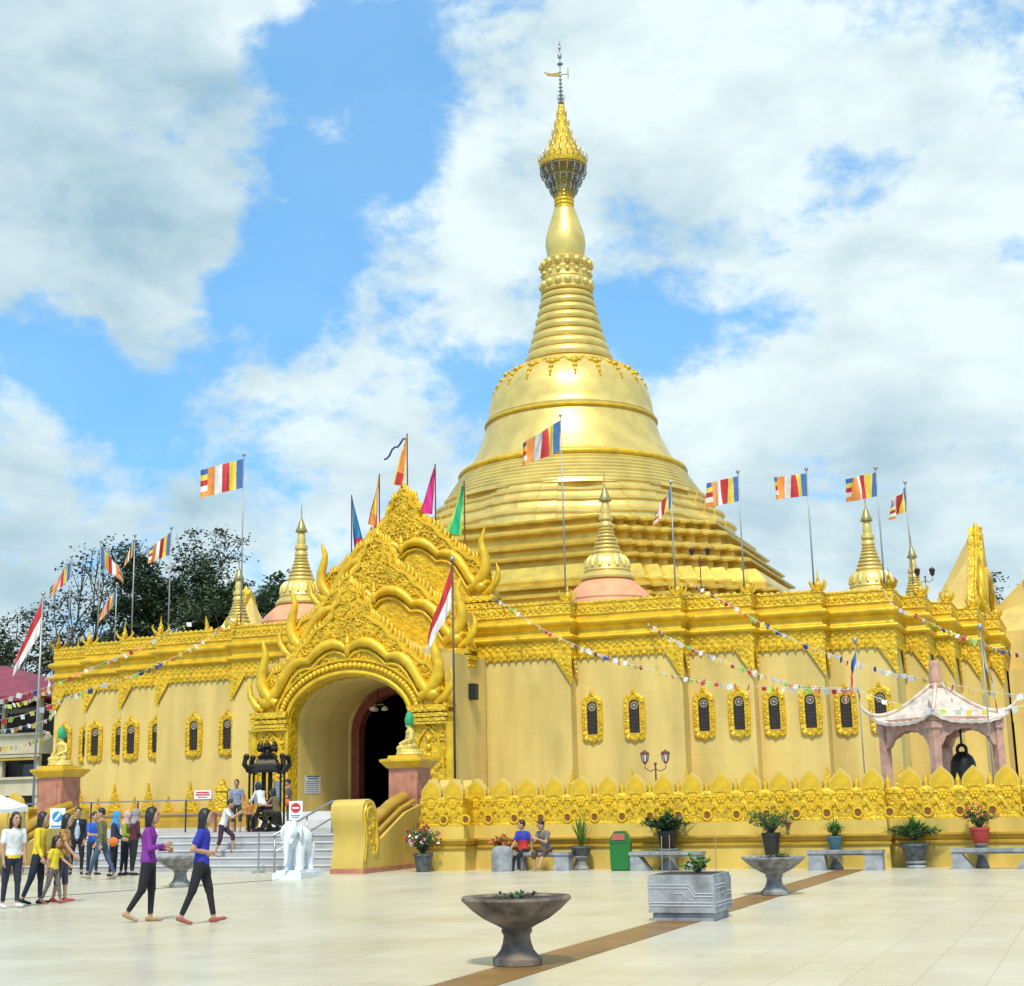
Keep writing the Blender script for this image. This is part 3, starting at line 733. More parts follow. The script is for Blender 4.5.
b.build('crown_spikes', mat('tarnished_gilt', (.40,.32,.12), .4, .6, .2, 14, .25, 6), cro)
b = MB()
for k in range(18):
    w_ = 2*math.pi*k/18; cw, sw = math.cos(w_), math.sin(w_)
    for q in range(3):
        r_ = 1.12-q*.25; zz = hz-.32-q*.50
        ring_ = [((r_+.17*math.cos(a))*cw, (r_+.17*math.cos(a))*sw, zz+.23*math.sin(a)) for a in [i*.7 for i in range(10)]]
        b.tube(ring_, .045, 4)
    b.tube([(1.3*cw,1.3*sw,hz), (1.02*cw,1.02*sw,hz-.6), (.74*cw,.74*sw,hz-1.3), (.58*cw,.58*sw,hz-1.75)], .035, 4)
for r_, zz in ((1.28,hz-.08),(.98,hz-.65),(.72,hz-1.3)):
    b.tube([(r_*math.cos(i*math.pi/12), r_*math.sin(i*math.pi/12), zz) for i in range(25)], .04, 4)
b.build('filigree_skirt', SILVER, cro)
b = MB(); zt = hz+3.85
b.tube([(0,0,zt),(0,0,44.3)], [.05,.025], 6)
for i in range(9): b.lathe([(.04,zt+.1+i*.24),(.17-.012*i,zt+.16+i*.24),(.14-.012*i,zt+.2+i*.24),(.04,zt+.28+i*.24)], n=10)
for k in range(8):
    w_ = k*math.pi/4; b.tube([(.16*math.cos(w_),.16*math.sin(w_),zt+.1),(.2*math.cos(w_),.2*math.sin(w_),zt+.6)], .02, 4)
b.ball((0,0,43.5), (.13,.13,.2), 8, 6); b.ball((0,0,44.0), (.09,.09,.14), 8, 6); b.lathe([(.16,42.95),(.18,43.0),(.1,43.05)], n=10)
b.tube([(0,0,44.2),(0,0,44.52)], [.06,.004], 6)
b.build('spire_finial', SILVER, stupa, True, 50)
b = MB(); d = -right0
b.add([tuple(Vector((0,0,42.2))+d*a+Vector((0,0,h))+Vector((0.0,0.0,0))+Vector((s_,-c_,0))*o) for o in (-.02,.02) for a, h in ((0,0),(.0,.28),(.5,.2),(.95,.32),(.7,.05))], [(0,1,2,3,4),(9,8,7,6,5),(0,5,6,1),(1,6,7,2),(2,7,8,3),(3,8,9,4),(4,9,5,0)])
b.tube([Vector((0,0,42.35))-d*.02, Vector((0,0,42.35))-d*.45], .025, 5); b.tube([Vector((0,0,42.1))-d*.45, Vector((0,0,42.75))-d*.45], .03, 5)
b.build('weather_vane', mat('old_brass', (.34,.22,.07), .4, .6), stupa)

# ------------------------------------------------------------------ small stupas on the roof
def small_stupa(label, loc, rz=0):
    t = thing('small_stupa', label, 'stupa', loc, rz, None)
    b = MB(); b.lathe([(2.05,8.3),(1.95,8.9),(1.86,9.35),(1.78,9.5),(1.80,9.58),(1.6,9.86),(1.35,10.1),(1.12,10.3),(1.0,10.4)], n=36); b.build('orange_base', TERRA, t, True, 40)
    b = MB(); b.lathe([(1.0,10.36),(1.12,10.42),(1.13,10.5),(1.06,10.58),(.98,10.66),(.93,10.72),(.96,10.78),(.92,10.84),(.90,11.0),(.84,11.22),(.72,11.4),(.58,11.5)], n=36); 
    for k in range(16):
        w_ = k*math.pi/8; b.tube([(.93*math.cos(w_),.93*math.sin(w_),10.92),(.86*math.cos(w_),.86*math.sin(w_),11.2),(.72*math.cos(w_),.72*math.sin(w_),11.42)], [.06,.09,.03], 5)
    b.build('bell', LEAF, t, True, 40)
    b = MB(); prof = []; z = 11.48
    for r, h in zip([.62,.55,.49,.43,.38,.34,.31], [.2,.18,.17,.16,.15,.14,.13]): prof += ring(r, z, h, .07); z += h
    prof += [(.24,z),(.3,z+.06),(.28,z+.2),(.22,z+.26),(.3,z+.34),(.28,z+.5),(.18,z+.56),(.2,z+.75),(.17,z+1.0),(.12,z+1.15)]
    b.lathe(prof, n=24); b.build('ringed_spire', LEAF, t, True, 40)
    b = MB(); z += 1.12; b.lathe([(.26,z),(.27,z+.06),(.18,z+.25),(.12,z+.45),(.04,z+.6),(.015,z+1.25)], n=14); b.build('umbrella_tip', mat('tarnished_gilt', (.40,.32,.12), .4, .6), t, True, 50)
    return t
ss = small_stupa('small gold stupa on an orange dome, in front of the great stupa', (6.93,-15.7,0))
dup(ss, (-7.5,-15.7,0), 0, 'small gold stupa on an orange dome, just left of the gateway gable')
dup(ss, (16.3,-7.2,-.25), 0, 'small gold stupa beneath a Buddhist flag near the right corner of the roof')
dup(ss, (-15.6,-8.2,-.55), 0, 'small gold stupa at the left end of the parapet before the dark trees')
c = dup(ss, (16.6,6.8,.15), 0, 'gold stupa tip beside the double lamp near the right gable')

# ------------------------------------------------------------------ golden merlon fence on its moulded base wall
def fence(label, path, merlons):
    t = thing('merlon_fence', label, 'fence')
    b = MB(); b.sweep(path, [(-.30,.0),(0,.0),(0,.50)]); b.sweep(path, [(-.30,.755),(-.03,.755),(-.03,1.06),(-.30,1.06)]); b.build('base_wall', CREAM2, t)
    b = MB(); b.sweep(path, [(-.28,.50),(.03,.50),(.05,.53),(.05,.58),(.02,.60),(.06,.64),(.07,.69),(.11,.71),(.11,.755),(-.28,.755)]); b.build('moulding', OCHRE, t)
    b = MB(); b.sweep(path, [(-.29,1.06),(-.05,1.06),(-.05,1.10),(-.07,1.12),(-.07,1.62),(-.05,1.64),(-.05,1.72),(-.09,1.78),(-.26,1.78),(-.29,1.72)]); b.build('panel', mat('panel_relief', (.73,.455,.016), .40, .22, .45, 16, .2, 3, 'relief'), t)
    return t
def merlon_mesh(t):
    half = [(.26,1.74),(.27,1.84),(.245,1.95),(.19,2.04),(.10,2.13),(.0,2.22)]
    pl = [(x, z) for x, z in half]+[(-x, z) for x, z in reversed(half[:-1])]
    b = MB(); b.prism(pl, .07, .33)
    q = [(x*.88, 1.74+(z-1.74)*.89) for x, z in pl]; b.prism(q, .052, .07, m=1); q = [(x*.55, 1.76+(z-1.74)*.55) for x, z in pl]; b.prism(q, .035, .052, m=1)
    # relief rosette, scrolls and the round drain hole with its rim on the panel below
    for k in range(6):
        w_ = k*math.pi/3; b.ball((.075*math.cos(w_), .055, 1.60+.075*math.sin(w_)), (.045,.03,.045), 6, 4, m=1)
    b.ball((0,.05,1.60), (.04,.035,.04), 6, 4, m=1)
    for sg in (-1, 1):
        p = [(sg*(.08+.22*i/7), .055, 1.30+.20*math.sin(i*.55)) for i in range(8)]; b.tube(p, [.03,.035,.035,.03,.03,.03,.025,.01], 5, m=1)
        b.ball((sg*.19,.05,1.42), (.05,.03,.06), 6, 4, m=1); b.ball((sg*.24,.05,1.62), (.04,.03,.07), 6, 4, m=1); b.ball((sg*.12,.05,1.76), (.04,.03,.05), 6, 4, m=1)
    b.tube([(.35+.105*math.cos(i*math.pi/8), .045, 1.22+.105*math.sin(i*math.pi/8)) for i in range(17)], .028, 6, m=1)
    b.add([(.35+.095*math.cos(2*math.pi*i/16), .040, 1.22+.095*math.sin(2*math.pi*i/16)) for i in range(16)], [tuple(range(16))], 2)
    # little spear between two merlons
    b.tube([(.35,.16,1.74),(.35,.16,1.90),(.35,.16,2.06)], [.07,.06,.005], 6, m=1)
    return b
FP = [(9.05,-32.5),(9.05,-38.05),(10.33,-38.05),(10.33,-37.39),(20.45,-37.39),(20.45,-36.94),(23.36,-36.94),(23.36,-36.5),(33,-36.5)]
fr_ = fence('long golden fence of pointed merlons on the yellow base wall right of the stair', [(x, y) for x, y in FP], None)
HOLE = mat('drain_hole', (.20,.075,.018), .8)
mm = merlon_mesh(0).build('merlon', [CREAM2, GOLD, HOLE], fr_, False)  # cream merlon sides: light on the golden edges is put into the colour
m0 = [True]
def put(x, y, rz=0, par=fr_):
    o = mm if m0[0] and par is fr_ else mm.copy()
    if not (m0[0] and par is fr_): col.objects.link(o); o.parent = par
    else: m0[0] = False
    o.location = (x, y, 0); o.rotation_euler = (0, 0, rz)
for i in range(15): put(11.03+.7014*(i-1)+.0, -37.39)
for x, y in ((9.40,-38.05),(10.0,-38.05),(20.93,-36.94),(21.63,-36.94),(22.33,-36.94),(23.03,-36.94)): put(x, y)
for i in range(13): put(23.66+.7*i, -36.5)
for i in range(5): put(9.05, -37.5+.72*i, R(-90))
fl = fence('short golden fence left of the stair behind the white canopy', [(-16.5,-35.9),(-4.9,-35.9),(-4.9,-33)], None)
for i in range(16): put(-16.1+.70*i, -35.9, 0, fl)

# ------------------------------------------------------------------ stair cheeks with volutes, pedestals and statues
def cheek(label, loc, rz=0, side=1):
    t = thing('stair_cheek', label, 'balustrade', loc, rz)
    # side profile in (y outward = -y , z): rear at y=3.6 , front at y=0
    prof = [(3.3,.12),(3.3,1.62),(2.35,1.42),(.95,.80),(.85,.82),(.80,1.0),(.78,1.3),(.72,1.52),(.58,1.70),(.36,1.77),(.14,1.74),(.0,1.62),(-.04,1.42),(.02,1.2),(.10,1.0),(.12,.75),(.06,.5),(0,.3),(.0,.12)]
    b = MB(); b.prism(prof, -.44, .44, T=lambda x, y, z: (y, x, z)); b.build('body', CREAM2, t, True, 35)
    b = MB(); b.box(0, 1.65, .06, .92, 3.34, .12); b.build('footing', PINKST, t)
    for sg in (-1, 1):
        b = MB()
        b.tube([(sg*.44, y, z) for y, z in [(.62,.42),(.72,.6),(.70,.9),(.66,1.2),(.56,1.45),(.38,1.58),(.2,1.52),(.16,1.36),(.26,1.24),(.36,1.3)]], [.03,.05,.05,.05,.05,.05,.05,.045,.04,.02], 6)
        rnd = random.Random(3)
        for i in range(26):
            q = rnd.random(); b.ball((sg*.445, .5+.12*math.sin(q*9)+rnd.uniform(-.08,.08), .45+q*.95), (.03,.06,.07), 6, 4)
        b.tube([(sg*.44,.1,.3),(sg*.44,.2,.8),(sg*.44,.12,1.15),(sg*.44,.06,1.42),(sg*.44,.2,1.66),(sg*.44,.42,1.70)], .035, 5)
        b.build('scroll_ornament', GOLD, t, True, 60)
    b = MB(); b.tube([(0,.95,1.02),(0,2.3,1.60),(0,3.1,1.8)], .16, 10); b.tube([(.3,.95,.92),(.3,2.3,1.5),(.3,3.1,1.7)], .07, 8); b.tube([(-.3,.95,.92),(-.3,2.3,1.5),(-.3,3.1,1.7)], .07, 8)
    b.build('coping', OCHRE, t, True, 50)
    return t
ck = cheek('cream stair cheek with a gilded front scroll, right of the stair by the elephant', (7.80,-39.4,0))
dup(ck, (-3.42,-39.0,0), 0, 'cream stair cheek sloping down behind the group of people, left of the stair')
def pedestal(label, loc):
    t = thing('pedestal', label, 'pedestal', loc)
    b = MB(); b.box(0,0,.86,.84,.84,1.72); b.box(0,0,.1,.94,.94,.2); b.box(0,-.425,.9,.5,.02,1.3); b.box(.425,0,.9,.02,.5,1.3); b.build('shaft', PINKST, t)
    b = MB(); b.sweep([(-.43,-.43),(.43,-.43),(.43,.43),(-.43,.43)], [(-.43,1.72),(.02,1.72),(.06,1.76),(.14,1.86),(.18,1.9),(.18,1.96),(.02,1.98),(.0,2.06),(-.42,2.06)], True); b.build('cap', GOLD, t)
    return t
p1_ = pedestal('pink stone pedestal with a gold cap at the right head of the stair', (7.72,-35.75,.85))
dup(p1_, (-3.80,-35.9,.9), 0, 'pink stone pedestal with a gold cap at the left head of the stair')
# ------------------------------------------------------------------ organic bodies: primitives fused by voxel remesh, materials by nearest primitive
def fuse(name, b, mats, parent, voxel, smooth_it=2):
    src = bpy.data.meshes.new('src'); src.from_pydata(b.v, [], b.f); src.polygons.foreach_set('material_index', b.mi)
    bm = bmesh.new(); bm.from_mesh(src); bmesh.ops.recalc_face_normals(bm, faces=bm.faces[:]); bm.to_mesh(src)
    tree = BVHTree.FromBMesh(bm); bm.free(); mi = list(b.mi)
    o = bpy.data.objects.new('tmp', src); col.objects.link(o)
    md = o.modifiers.new('r', 'REMESH'); md.mode = 'VOXEL'; md.voxel_size = voxel; md.use_smooth_shade = True
    if smooth_it:
        sm = o.modifiers.new('s', 'SMOOTH'); sm.iterations = smooth_it; sm.factor = .5
    dg = bpy.context.evaluated_depsgraph_get()
    me = bpy.data.meshes.new_from_object(o.evaluated_get(dg)); me.name = name
    bpy.data.objects.remove(o); bpy.data.meshes.remove(src)
    me.materials.clear()
    for m in mats: me.materials.append(m)
    idx = []
    for p in me.polygons:
        r = tree.find_nearest(p.center); idx.append(mi[r[2]] if r[2] is not None else 0)
    me.polygons.foreach_set('material_index', idx); me.polygons.foreach_set('use_smooth', [True]*len(me.polygons)); me.update()
    ob = bpy.data.objects.new(name, me); col.objects.link(ob); ob.parent = parent
    return ob
def caps(b, a, c, r0, r1, m=0, n=9, squash=1.):
    a, c = Vector(a), Vector(c); d = (c-a); L_ = d.length; d = d.normalized() if L_ > 1e-6 else Vector((0,0,1))
    pts = []; rad = []
    for k in range(1, 4):
        t = math.pi/2*k/3.6
        pts.append(a-d*r0*math.cos(t)); rad.append(r0*math.sin(t))
    pts.append(a); rad.append(r0); pts.append(c); rad.append(r1)
    for k in range(3, 0, -1):
        t = math.pi/2*k/3.6
        pts.append(c+d*r1*math.cos(t)); rad.append(r1*math.sin(t))
    b.tube(pts, rad, n, m, True, squash)
def gold_statue(label, loc, rz=0):
    t = thing('seated_statue', label, 'statue', loc, rz)
    b = MB()
    b.lathe([(.36,0),(.38,.04),(.34,.08),(.36,.12),(.3,.15)], n=20)
    caps(b, (-.22,-.06,.22), (.16,-.26,.2), .09, .075); caps(b, (.22,-.06,.22), (-.16,-.26,.2), .09, .075)
    b.ball((0,0,.24), (.26,.2,.12), 14, 8)
    caps(b, (0,.03,.28), (0,.02,.58), .14, .16, squash=.75); b.ball((0,0,.62), (.19,.11,.09), 12, 8)
    for sg in (-1, 1): caps(b, (sg*.19,0,.62), (sg*.25,-.02,.42), .055, .045); caps(b, (sg*.25,-.02,.42), (sg*.12,-.24,.32), .045, .035)
    caps(b, (0,0,.66), (0,0,.74), .05, .05); b.ball((0,-.01,.80), (.075,.085,.10), 12, 8)
    b.ball((0,-.095,.79), (.015,.02,.03), 6, 4)
    fuse('figure', b, [mat('pale_gold', (.74,.55,.14), .35, .3, .1, 20, .12, 5)], t, .018)
    b = MB(); b.lathe([(.10,.80),(.12,.84),(.125,.90),(.13,.96),(.12,1.02),(.10,1.05),(.10,1.10),(.06,1.15),(.02,1.17)], n=7); b.ball((0,.05,.86), (.12,.07,.11), 10, 6)
    b.build('green_headdress', mat('green_cloth', (.02,.33,.12), .6, 0, .3, 12, .2, 5), t, True, 50)
    return t
gs = gold_statue('golden seated figure with a green headdress on the right pink pedestal', (7.72,-35.75,2.91), R(-50))
dup(gs, (-3.80,-35.9,2.96), R(-10), 'golden seated figure with a green headdress on the left pink pedestal')

# white stone elephant
t = thing('elephant_statue', 'white stone elephant on a low plinth at the foot of the stair', 'statue', (7.50,-41.2,0), R(-84))
b = MB(); b.box(0,0,.075,1.25,.72,.15); b.box(0,0,.17,1.12,.6,.05); b.build('plinth', WHITE, t)
b = MB()
b.ball((-.08,0,.88), (.44,.27,.30), 16, 10)
for x, y, dx in ((.2,.14,.04),(.22,-.14,-.05),(-.34,.14,.03),(-.33,-.14,-.03)): caps(b, (x,y,.72), (x+dx,y,.26), .125, .10); caps(b, (x+dx,y,.24), (x+dx+.02,y,.2), .11, .11)
b.ball((.42,0,1.08), (.2,.17,.22), 14, 9); b.ball((.40,.07,1.22), (.1,.08,.09), 8, 6); b.ball((.40,-.07,1.22), (.1,.08,.09), 8, 6)
P = [(.55,0,1.0),(.64,0,.86),(.67,0,.7),(.66,0,.52),(.68,0,.38),(.76,0,.32)]
for i in range(5): caps(b, P[i], P[i+1], .10-.014*i, .10-.014*(i+1))
for sg in (-1, 1):
    b.ball((.30,sg*.21,1.02), (.15,.045,.21), 12, 8, rot=Matrix.Rotation(R(sg*18), 3, 'Z'))
    caps(b, (.52,sg*.09,.88), (.68,sg*.13,.80), .035, .015)
caps(b, (-.5,0,.95), (-.58,0,.5), .035, .02)
fuse('body', b, [WHITE], t, .02)

# ------------------------------------------------------------------ bell pavilion
t = thing('bell_pavilion', 'open pink stone pavilion with a pale curved roof behind the fence', 'pavilion', (20.95,-29.6,.9), R(45)); t.scale = (.87, .87, 1)
b = MB()
for x in (-1,1):
    for y in (-1,1):
        c = MB(); c.box(x*1.22,y*1.22,1.3,.26,.26,2.6); c.box(x*1.22,y*1.22,.15,.38,.38,.3); c.box(x*1.22,y*1.22,2.5,.36,.36,.16); c.build('column', PINKC, t)
for k in range(4):
    b = MB(); x0 = 1.08; pl = [(-x0,2.62),(-x0,1.95)]
    for i in range(13):
        f = i/12; x = -x0+.1+f*(2*x0-.2); pl.append((x, 1.98+.42*math.sin(math.pi*f)**.6+.035*(i % 2)))
    pl += [(x0,1.95),(x0,2.62)]
    b.prism(pl, -1.29, -1.15, T=lambda x, y, z, k=k: (*rot90((x, y), k), z)); b.build('arch_panel', PINKC, t)
b = MB(); b.sweep([(-1.32,-1.32),(1.32,-1.32),(1.32,1.32),(-1.32,1.32)], [(-.4,2.60),(.06,2.60),(.06,2.72),(-.4,2.72)], True); b.build('beam', PINKC, t)
n = 10; m_ = 16; b = MB()
for k in range(4):
    vs = []
    for i in range(n+1):
        f = i/n; hw = lerp(.09, 1.5, f**.92)
        for j in range(m_+1):
            g_ = -1+2*j/m_; z = 2.62+1.02*(1-f)**1.55+.26*f**3*abs(g_)**3+(.012 if j % 2 else -.012)*f
            vs.append((*rot90((hw*g_*1.0, -hw*(1.0-.0*f)), k), z))
    fs = [(i*(m_+1)+j, (i+1)*(m_+1)+j, (i+1)*(m_+1)+j+1, i*(m_+1)+j+1) for i in range(n) for j in range(m_)]
    b.add(vs, fs); b.add([(x, y, z-.09) for x, y, z in vs], [tuple(reversed(f)) for f in fs], 0)
    o = len(b.v)-len(vs)*2
    b.f += [(o+n*(m_+1)+j, o+len(vs)+n*(m_+1)+j, o+len(vs)+n*(m_+1)+j+1, o+n*(m_+1)+j+1) for j in range(m_)]; b.mi += [0]*m_
b.keep = True
rf = b.build('roof', ROOFT, t)
b = MB()
for k in range(4):
    P = []
    for i in range(n+1):
        f = i/n; hw = lerp(.09, 1.5, f**.92); P.append((*rot90((hw, -hw), k), 2.66+1.02*(1-f)**1.55+.26*f**3))
    P += [(*rot90((1.62,-1.62), k), 3.02), (*rot90((1.72,-1.72), k), 3.2)]
    b.tube(P, [.06]*(n+1)+[.06,.02], 6)
b.build('roof_ridge', ROOFT, rf, True)
b = MB(); b.lathe([(.2,3.56),(.22,3.64),(.16,3.7),(.2,3.8),(.17,3.9),(.2,4.0),(.16,4.1),(.19,4.2),(.15,4.3),(.02,4.34)], n=14); b.build('roof_finial', PINKC, rf, True, 50)
t = thing('temple_bell', 'big black bell hanging inside the pink pavilion', 'bell', (20.95+.55,-29.6-.1,1.75), 0)
b = MB(); b.lathe([(.40,0),(.43,.02),(.42,.1),(.37,.22),(.35,.5),(.33,.68),(.27,.82),(.16,.92),(.06,.96)], n=28); b.build('bell_body', BRONZE, t, True, 50)
b = MB(); b.tube([(.12*math.cos(a), 0, 1.0+.14*math.sin(a)) for a in [i*math.pi/8 for i in range(17)]], .05, 7); b.tube([(0,0,1.1),(0,0,1.78)], .03, 6); b.build('bell_loop', BRONZE, t, True)

# ------------------------------------------------------------------ flags
WIND = -right0
def flagpole(label, base, ztop, cols, Wd, Hd, droop=0., wave=.08, style='v', cat='flag', yaw=0., pole_r=.035, drop=.12, pm=None, group=None, tail=0., lean=0., headz=None):
    bx, by, bz = base
    t = thing('flagpole', label, cat, base, 0, group)
    h = ztop-bz; b = MB(); b.tube([(0,0,0),(0,0,h)], [pole_r, pole_r*.7], 7); b.build('pole', pm or POLE, t, True)
    b = MB(); b.ball((0,0,h+.05), .075, 8, 6); b.build('finial', SILVER, t, True)
    d = Matrix.Rotation(yaw, 3, 'Z') @ WIND; d.z = 0; d.normalize()
    pd = Vector((d.y, -d.x, 0)); cd_, sd = math.cos(R(droop)), math.sin(R(droop))
    nu, nv = 24, 10; vs = []; mi = []; rnd = random.Random(int(abs(bx*31+by*17)*10)); ph = rnd.uniform(0, 6)
    for i in range(nu+1):
        f = i/nu
        for j in range(nv+1):
            g_ = j/nv
            L_ = f*Wd; hoist = g_*Hd*(1-.55*sd*f*(1 if droop > 30 else .3))
            x = L_*cd_; z = -drop-hoist-L_*sd
            if droop > 30: x += g_*Hd*.05
            yw = wave*(math.sin(f*9+ph+g_*1.5)+.5*math.sin(f*17+ph*2-g_*2.))*min(1, f*3)
            vs.append(Vector((0,0,h))+d*(x+yw*.35)+pd*yw*1.5+Vector((0,0,z+.25*yw)))
    b = MB(); names = []
    for c in cols:
        for q in (c if isinstance(c, tuple) else (c,)):
            if q not in names: names.append(q)
    for i in range(nu):
        for j in range(nv):
            if style == 'v':
                c = cols[min(len(cols)-1, int(i/nu*len(cols)))]
                if isinstance(c, tuple): c = c[min(len(c)-1, int(j/nv*len(c)))]
            else: c = cols[min(len(cols)-1, int(j/nv*len(cols)))]
            mi.append(names.index(c))
    fs = [(i*(nv+1)+j, (i+1)*(nv+1)+j, (i+1)*(nv+1)+j+1, i*(nv+1)+j+1) for i in range(nu) for j in range(nv)]
    b.add(vs, fs); b.mi = mi; b.keep = True; b.build('flag', [F_[c] for c in names], t, True)
    return t
BUD = ['blue','yellow','red','white','orange',('blue','yellow','red','white','orange')]
RZ = 8.38
flagpole('large striped Buddhist flag blowing on a tall pole left of the gateway', (-7.1,-21.15,RZ), 16.05, BUD, 1.85, 1.25, 14, .10)
flagpole('striped Buddhist flag drooping on the tallest pole, in front of the great stupa', (7.05,-21.15,RZ), 16.02, BUD, 1.75, 1.25, 32, .16)
flagpole('small limp striped flag on the pole right of the small front stupa', (11.1,-20.5,RZ), 13.1, BUD, 1.25, .8, 58, .08)
flagpole('striped flag flying straight on the pole above the lower terraces edge', (13.5,-19.8,RZ), 13.4, BUD, 1.25, .95, 12, .08)
flagpole('striped flag flying straight against open sky, second of the four right poles', (15.9,-19.05,RZ), 13.4, BUD, 1.25, .85, 6, .08)
flagpole('striped flag flying just above the right small stupa tip', (18.3,-18.25,RZ), 13.35, BUD, 1.15, .9, 12, .12)
flagpole('striped flag drooping on the rightmost tall pole', (19.05,-15.9,RZ), 13.2, BUD, 1.0, .95, 48, .14)
flagpole('striped flag bunched on the left pole nearest the tall flagpole', (-11.1,-20.5,RZ), 13.4, BUD, 1.15, 1.0, 38, .12)
flagpole('limp narrow blue and yellow flag on the second left roof pole', (-13.5,-19.8,RZ), 13.4, BUD, .95, .7, 66, .06)
flagpole('striped flag twisted to the right on the left roof pole before the bare tree', (-15.9,-19.05,RZ), 13.45, BUD, 1.6, .9, 50, .10, yaw=R(180))
flagpole('striped flag hanging down on the outermost left roof corner pole', (-18.2,-18.2,RZ), 13.1, BUD, 1.6, .9, 55, .10)
flagpole('low striped flag hanging on a left pole half hidden by branches', (-17.6,-15.6,RZ), 12.1, BUD, 1.5, .8, 58, .08)
IND = ['red','white']
flagpole('limp red and white flag on the pole before the right pillar of the gateway', (7.85,-33.1,.9), 8.62, IND, 2.2, 1.3, 70, .06, 'h', pole_r=.04, pm=DKPOLE)
flagpole('limp red and white flag on the far left pole by the red roof', (-8.05,-32.0,.9), 8.9, IND, 2.2, 1.25, 68, .06, 'h', pole_r=.045)
flagpole('narrow striped banner on the dark pole left of the bell pavilion', (19.5,-34.0,.9), 5.42, ['blue','navy','red','white','orange'], 1.3, .4, 76, .05, pole_r=.02, pm=POLE)
flagpole('narrow striped banner on the pole right of the bell pavilion roof', (22.6,-34.6,.9), 5.5, ['blue','white','red','white','yellow','orange'], 1.75, .5, 82, .05, yaw=R(170), pole_r=.02, pm=POLE)
def pennant(label, x, z0, z1, zb, colors, side_, wd):
    t = thing('pennant', label, 'pennant', (x,-20.35,zb))
    h = z0-zb; b = MB(); b.tube([(0,0,0),(0,0,h+.1)], .03, 6); b.build('pole', WOODR, t)
    n = 12; L_ = z0-z1; vs = []; fs = []; mi = []
    for i in range(n+1):
        f = i/n; w_ = wd*(.12+.88*f**1.2)
        for j in range(7):
            g_ = j/6; yw = .06*math.sin(f*7+g_*4+x)
            vs.append(right0*(side_*(w_*g_+.12*f))+Vector((s_,-c_,0))*(yw*2+.05)+Vector((0,0,h-.05-L_*f+.18*f*g_)))
    for i in range(n):
        for j in range(6):
            fs.append((i*7+j, (i+1)*7+j, (i+1)*7+j+1, i*7+j+1)); mi.append(1 if j == 5 or j == 0 else (2 if i > n-4 else 0))
    b = MB(); b.add(vs, fs); b.mi = mi; b.keep = True; b.build('cloth', [F_[c] for c in colors], t, True)
    return t
pennant('blue pennant with a crimson lower edge, lowest on the left gable slope', -2.42, 13.95, 11.7, 11.3, ('sky','navy','crimson'), 1, .45)
pennant('narrow yellow and red pennant on the left gable slope, below the peak', -1.15, 14.7, 12.6, 12.3, ('yellow','red','orange'), -1, .34)
t = pennant('orange and yellow pennant at the very peak of the gateway gable', .12, 16.25, 14.15, 13.8, ('orange','yellow','red'), -1, .5)
b = MB(); P = [Vector((0,-.1,2.3))-right0*(.9*i/8)+Vector((0,0,-.9*(i/8)**1.3+.08*math.sin(i*1.7))) for i in range(9)]; b.tube(P, .04, 4); b.build('streamer', F_['navy'], t)
pennant('magenta pennant on the right gable slope', 1.36, 14.85, 12.9, 12.2, ('pink','crimson','pink'), -1, .5)
pennant('green pennant with lime edge, lowest on the right gable slope', 2.62, 14.0, 11.95, 11.3, ('green','lime','green'), -1, .62)

# ------------------------------------------------------------------ strings of little prayer flags
PEN = []
for k, c in enumerate(['white','yellow','red','white','lime','white','orange','navy','white','yellow']):
    b = MB(); q = [(0,0),(.165,0),(.155,-.15),(.01,-.15)]
    b.add([(x, 0, z) for x, z in q]+[(x, .012, z) for x, z in q], [(0,1,2,3),(7,6,5,4),(0,4,5,1),(1,5,6,2),(2,6,7,3),(3,7,4,0)])
    me_o = b.build('little_flag', F_[c]); PEN.append(me_o.data); bpy.data.objects.remove(me_o)
def bunting(label, pts, step=.31, big=1.):
    pts = [Vector((x, -y, z)) for x, y, z in pts]
    t = thing('flag_string', label, 'bunting', pts[0])
    # smooth the polyline
    sm = []
    for i in range(len(pts)-1):
        for f in (0, .5): sm.append(pts[i].lerp(pts[i+1], f))
    sm.append(pts[-1])
    for _ in range(2): sm = [sm[0]]+[(sm[i-1]+sm[i]*2+sm[i+1])/4 for i in range(1, len(sm)-1)]+[sm[-1]]
    b = MB(); b.tube([p-pts[0] for p in sm], .007, 4); b.build('cord', F_['white'], t)
    rnd = random.Random(len(label)); acc_ = .2; seg = 0; n = 0
    for a, c in zip(sm, sm[1:]):
        L_ = (c-a).length; d = (c-a).normalized()
        while acc_ < L_ and n < 100:
            p = a+d*acc_; k = rnd.randrange(10); o = bpy.data.objects.new('little_flag', PEN[k]); col.objects.link(o); o.parent = t
            o.location = p-pts[0]; o.rotation_euler = (rnd.uniform(-.5,.5), rnd.uniform(-.25,.25), math.atan2(d.y, d.x)+rnd.uniform(-.7,.7)); s = big*rnd.uniform(.8,1.15); o.scale = (s,s,s)
            acc_ += step*rnd.uniform(.85,1.2); n += 1
        acc_ -= L_
